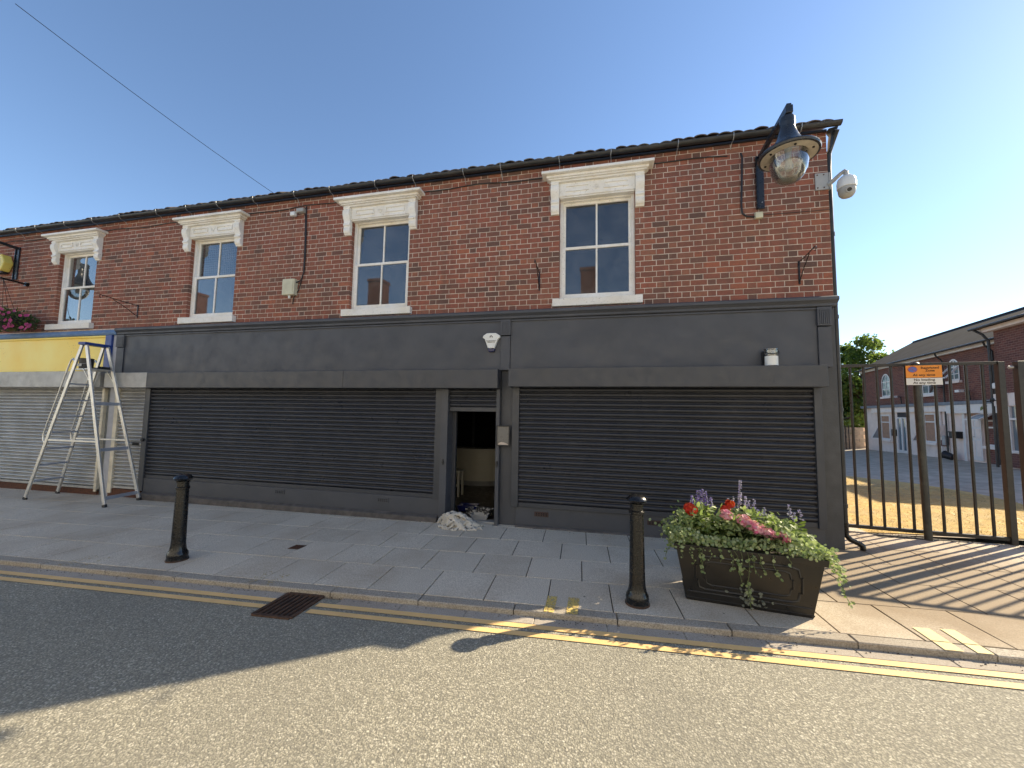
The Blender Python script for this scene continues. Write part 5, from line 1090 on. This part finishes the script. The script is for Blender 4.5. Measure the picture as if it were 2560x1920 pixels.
# block wall and dark gate at the end
ew = thing('block_wall', 'grey block boundary wall at the end of the yard', 'wall', (14.5, 22.5, -.1)); rr = random.Random(5)
for k in range(7):
    for j in range(30):
        x = 5.32+.46*j+(.23 if k % 2 else 0)
        if x > 15.75: continue
        MB().box(x, x+.448, 22.6+rr.uniform(-.008, .008), 22.85, -.3+.225*k, -.3+.225*k+.215).build('block', M['block'], ew)
MB().box(5.2, 16.2, 22.63, 22.84, -.5, 1.27).build('mortar_bed', M['mortar'], ew)
yg = thing('boarded_gate', 'black boarded gate standing in front of the block wall', 'gate', (14.1, 22.2, -.2))
for j in range(14): MB().box(12.7+.125*j, 12.7+.125*j+.115, 22.2, 22.225, -.2, 1.38).build('board', M['black_matt'], yg)
MB().box(12.7, 14.45, 22.226, 22.26, .1, .2).box(12.7, 14.45, 22.226, 22.26, 1.0, 1.1).build('ledge', M['black_matt'], yg)
for x in (14.55, 14.72, 14.9): MB().tube([(x, 22.2, -.25), (x, 22.2, 1.4)], .03, 8).build('rail_post', M['black_matt'], yg)
MB().bar((14.5, 22.2, 1.36), (14.92, 22.2, 1.36), .05, .05).build('rail', M['black_matt'], yg)

# ------------------------------------------------------------------ trees beyond the wall
def tree(label, x, y, h, rx, rz, mat, n, seed, lobes, zc):
    r = random.Random(seed); t = thing('tree', label, 'tree', (x, y, -.4), 'trees beyond the yard wall')
    m = MB(); m.tube([(x, y, -.6), (x+.1, y, h*.3), (x-.1, y+.1, h*.6), (x, y, h*.85)], [.28, .22, .14, .05], 8)
    for k in range(9): a = r.uniform(0, 6.28); z = h*r.uniform(.3, .7); m.tube([(x, y, z), (x+math.cos(a)*rx*.45, y+math.sin(a)*rx*.45, z+rz*.3), (x+math.cos(a)*rx*.8, y+math.sin(a)*rx*.8, z+rz*.5)], [.08, .05, .02], 6)
    m.build('trunk', M['bark'], t); cl = []
    for k in range(lobes):
        d = rv(r); cl.append((Vector((x+d.x*rx*.8, y+d.y*rx*.8, zc+d.z*rz*.85)), r.uniform(.35, .75)))
    m = MB()
    for k in range(n):
        c, q = cl[r.randrange(lobes)]; d = rv(r); p = c+Vector((d.x, d.y, d.z*.7))*q*r.uniform(.5, 1.15); L = r.uniform(.11, .25); leafshape(m, p, rv(r)+Vector((0, 0, -.3)), rv(r)+Vector((0, 0, .8)), L, L*.7, 6)
    m.build('crown', mat, t, normals=False)
tree('dark green tree rising highest behind the slate roof', 18.9, 27.6, 8.0, 1.9, 2.8, M['leaf_tree'], 8500, 1, 50, 5.5)
tree('lighter yellow green tree close behind the building corner', 16.0, 26.6, 5.9, 1.8, 2.5, M['leaf_tree2'], 7000, 2, 44, 3.9)
tree('bushy dark tree low between the others above the block wall', 17.4, 25.6, 4.8, 1.6, 2.1, M['leaf_tree'], 7500, 3, 46, 2.6)
tree('bright low shrub leaning over the block wall', 15.2, 24.2, 2.6, 1.5, .8, M['leaf_tree2'], 2600, 4, 20, 1.55)
tree('dark tree filling the gap behind the block wall', 14.8, 28.0, 6.0, 2.2, 2.6, M['leaf_tree'], 7500, 5, 50, 3.2)

tree('dark tree standing apart further along the block wall', 9.6, 28.5, 6.4, 2.3, 2.6, M['leaf_tree'], 6000, 6, 44, 3.6)
# ------------------------------------------------------------------ unseen far side of the street, added for window reflections and bounce light
oh = thing('opposite_bounce_terrace', 'unseen white rendered terrace with chimneys, added across the street to bounce light', 'building', (-6, -15, 0))
MB().box(-40, 18, -17, -10.6, -.5, 6.6).build('wall', plain('bounce_white_render', (.80, .77, .71), .8, var=.05, scale=1, bump=.1), oh)  # wall kept pale and close to bounce sunlight onto the shaded facade
m = MB(); m.prism([(-17.4, 6.58), (-10.3, 6.58), (-13.8, 8.0)], 'x', -40.2, 18.2); m.build('roof', M['slate'], oh)
for x in (-.85, -12.9, -26.5, 8.5): MB().box(x-.38, x+.38, -14.1, -13.4, 7.0, 9.25).box(x-.43, x+.43, -14.15, -13.35, 9.25, 9.4).build('chimney', M['far_brick2'], oh)
for k in range(11):
    x = -31+4.2*k; MB().box(x-.5, x+.5, -10.6, -10.56, 3.6, 5.2).build('window', M['upvc'], oh); MB().box(x-1.0, x+1.0, -10.6, -10.55, .5, 2.4).build('shop_window', M['glass_far'], oh)
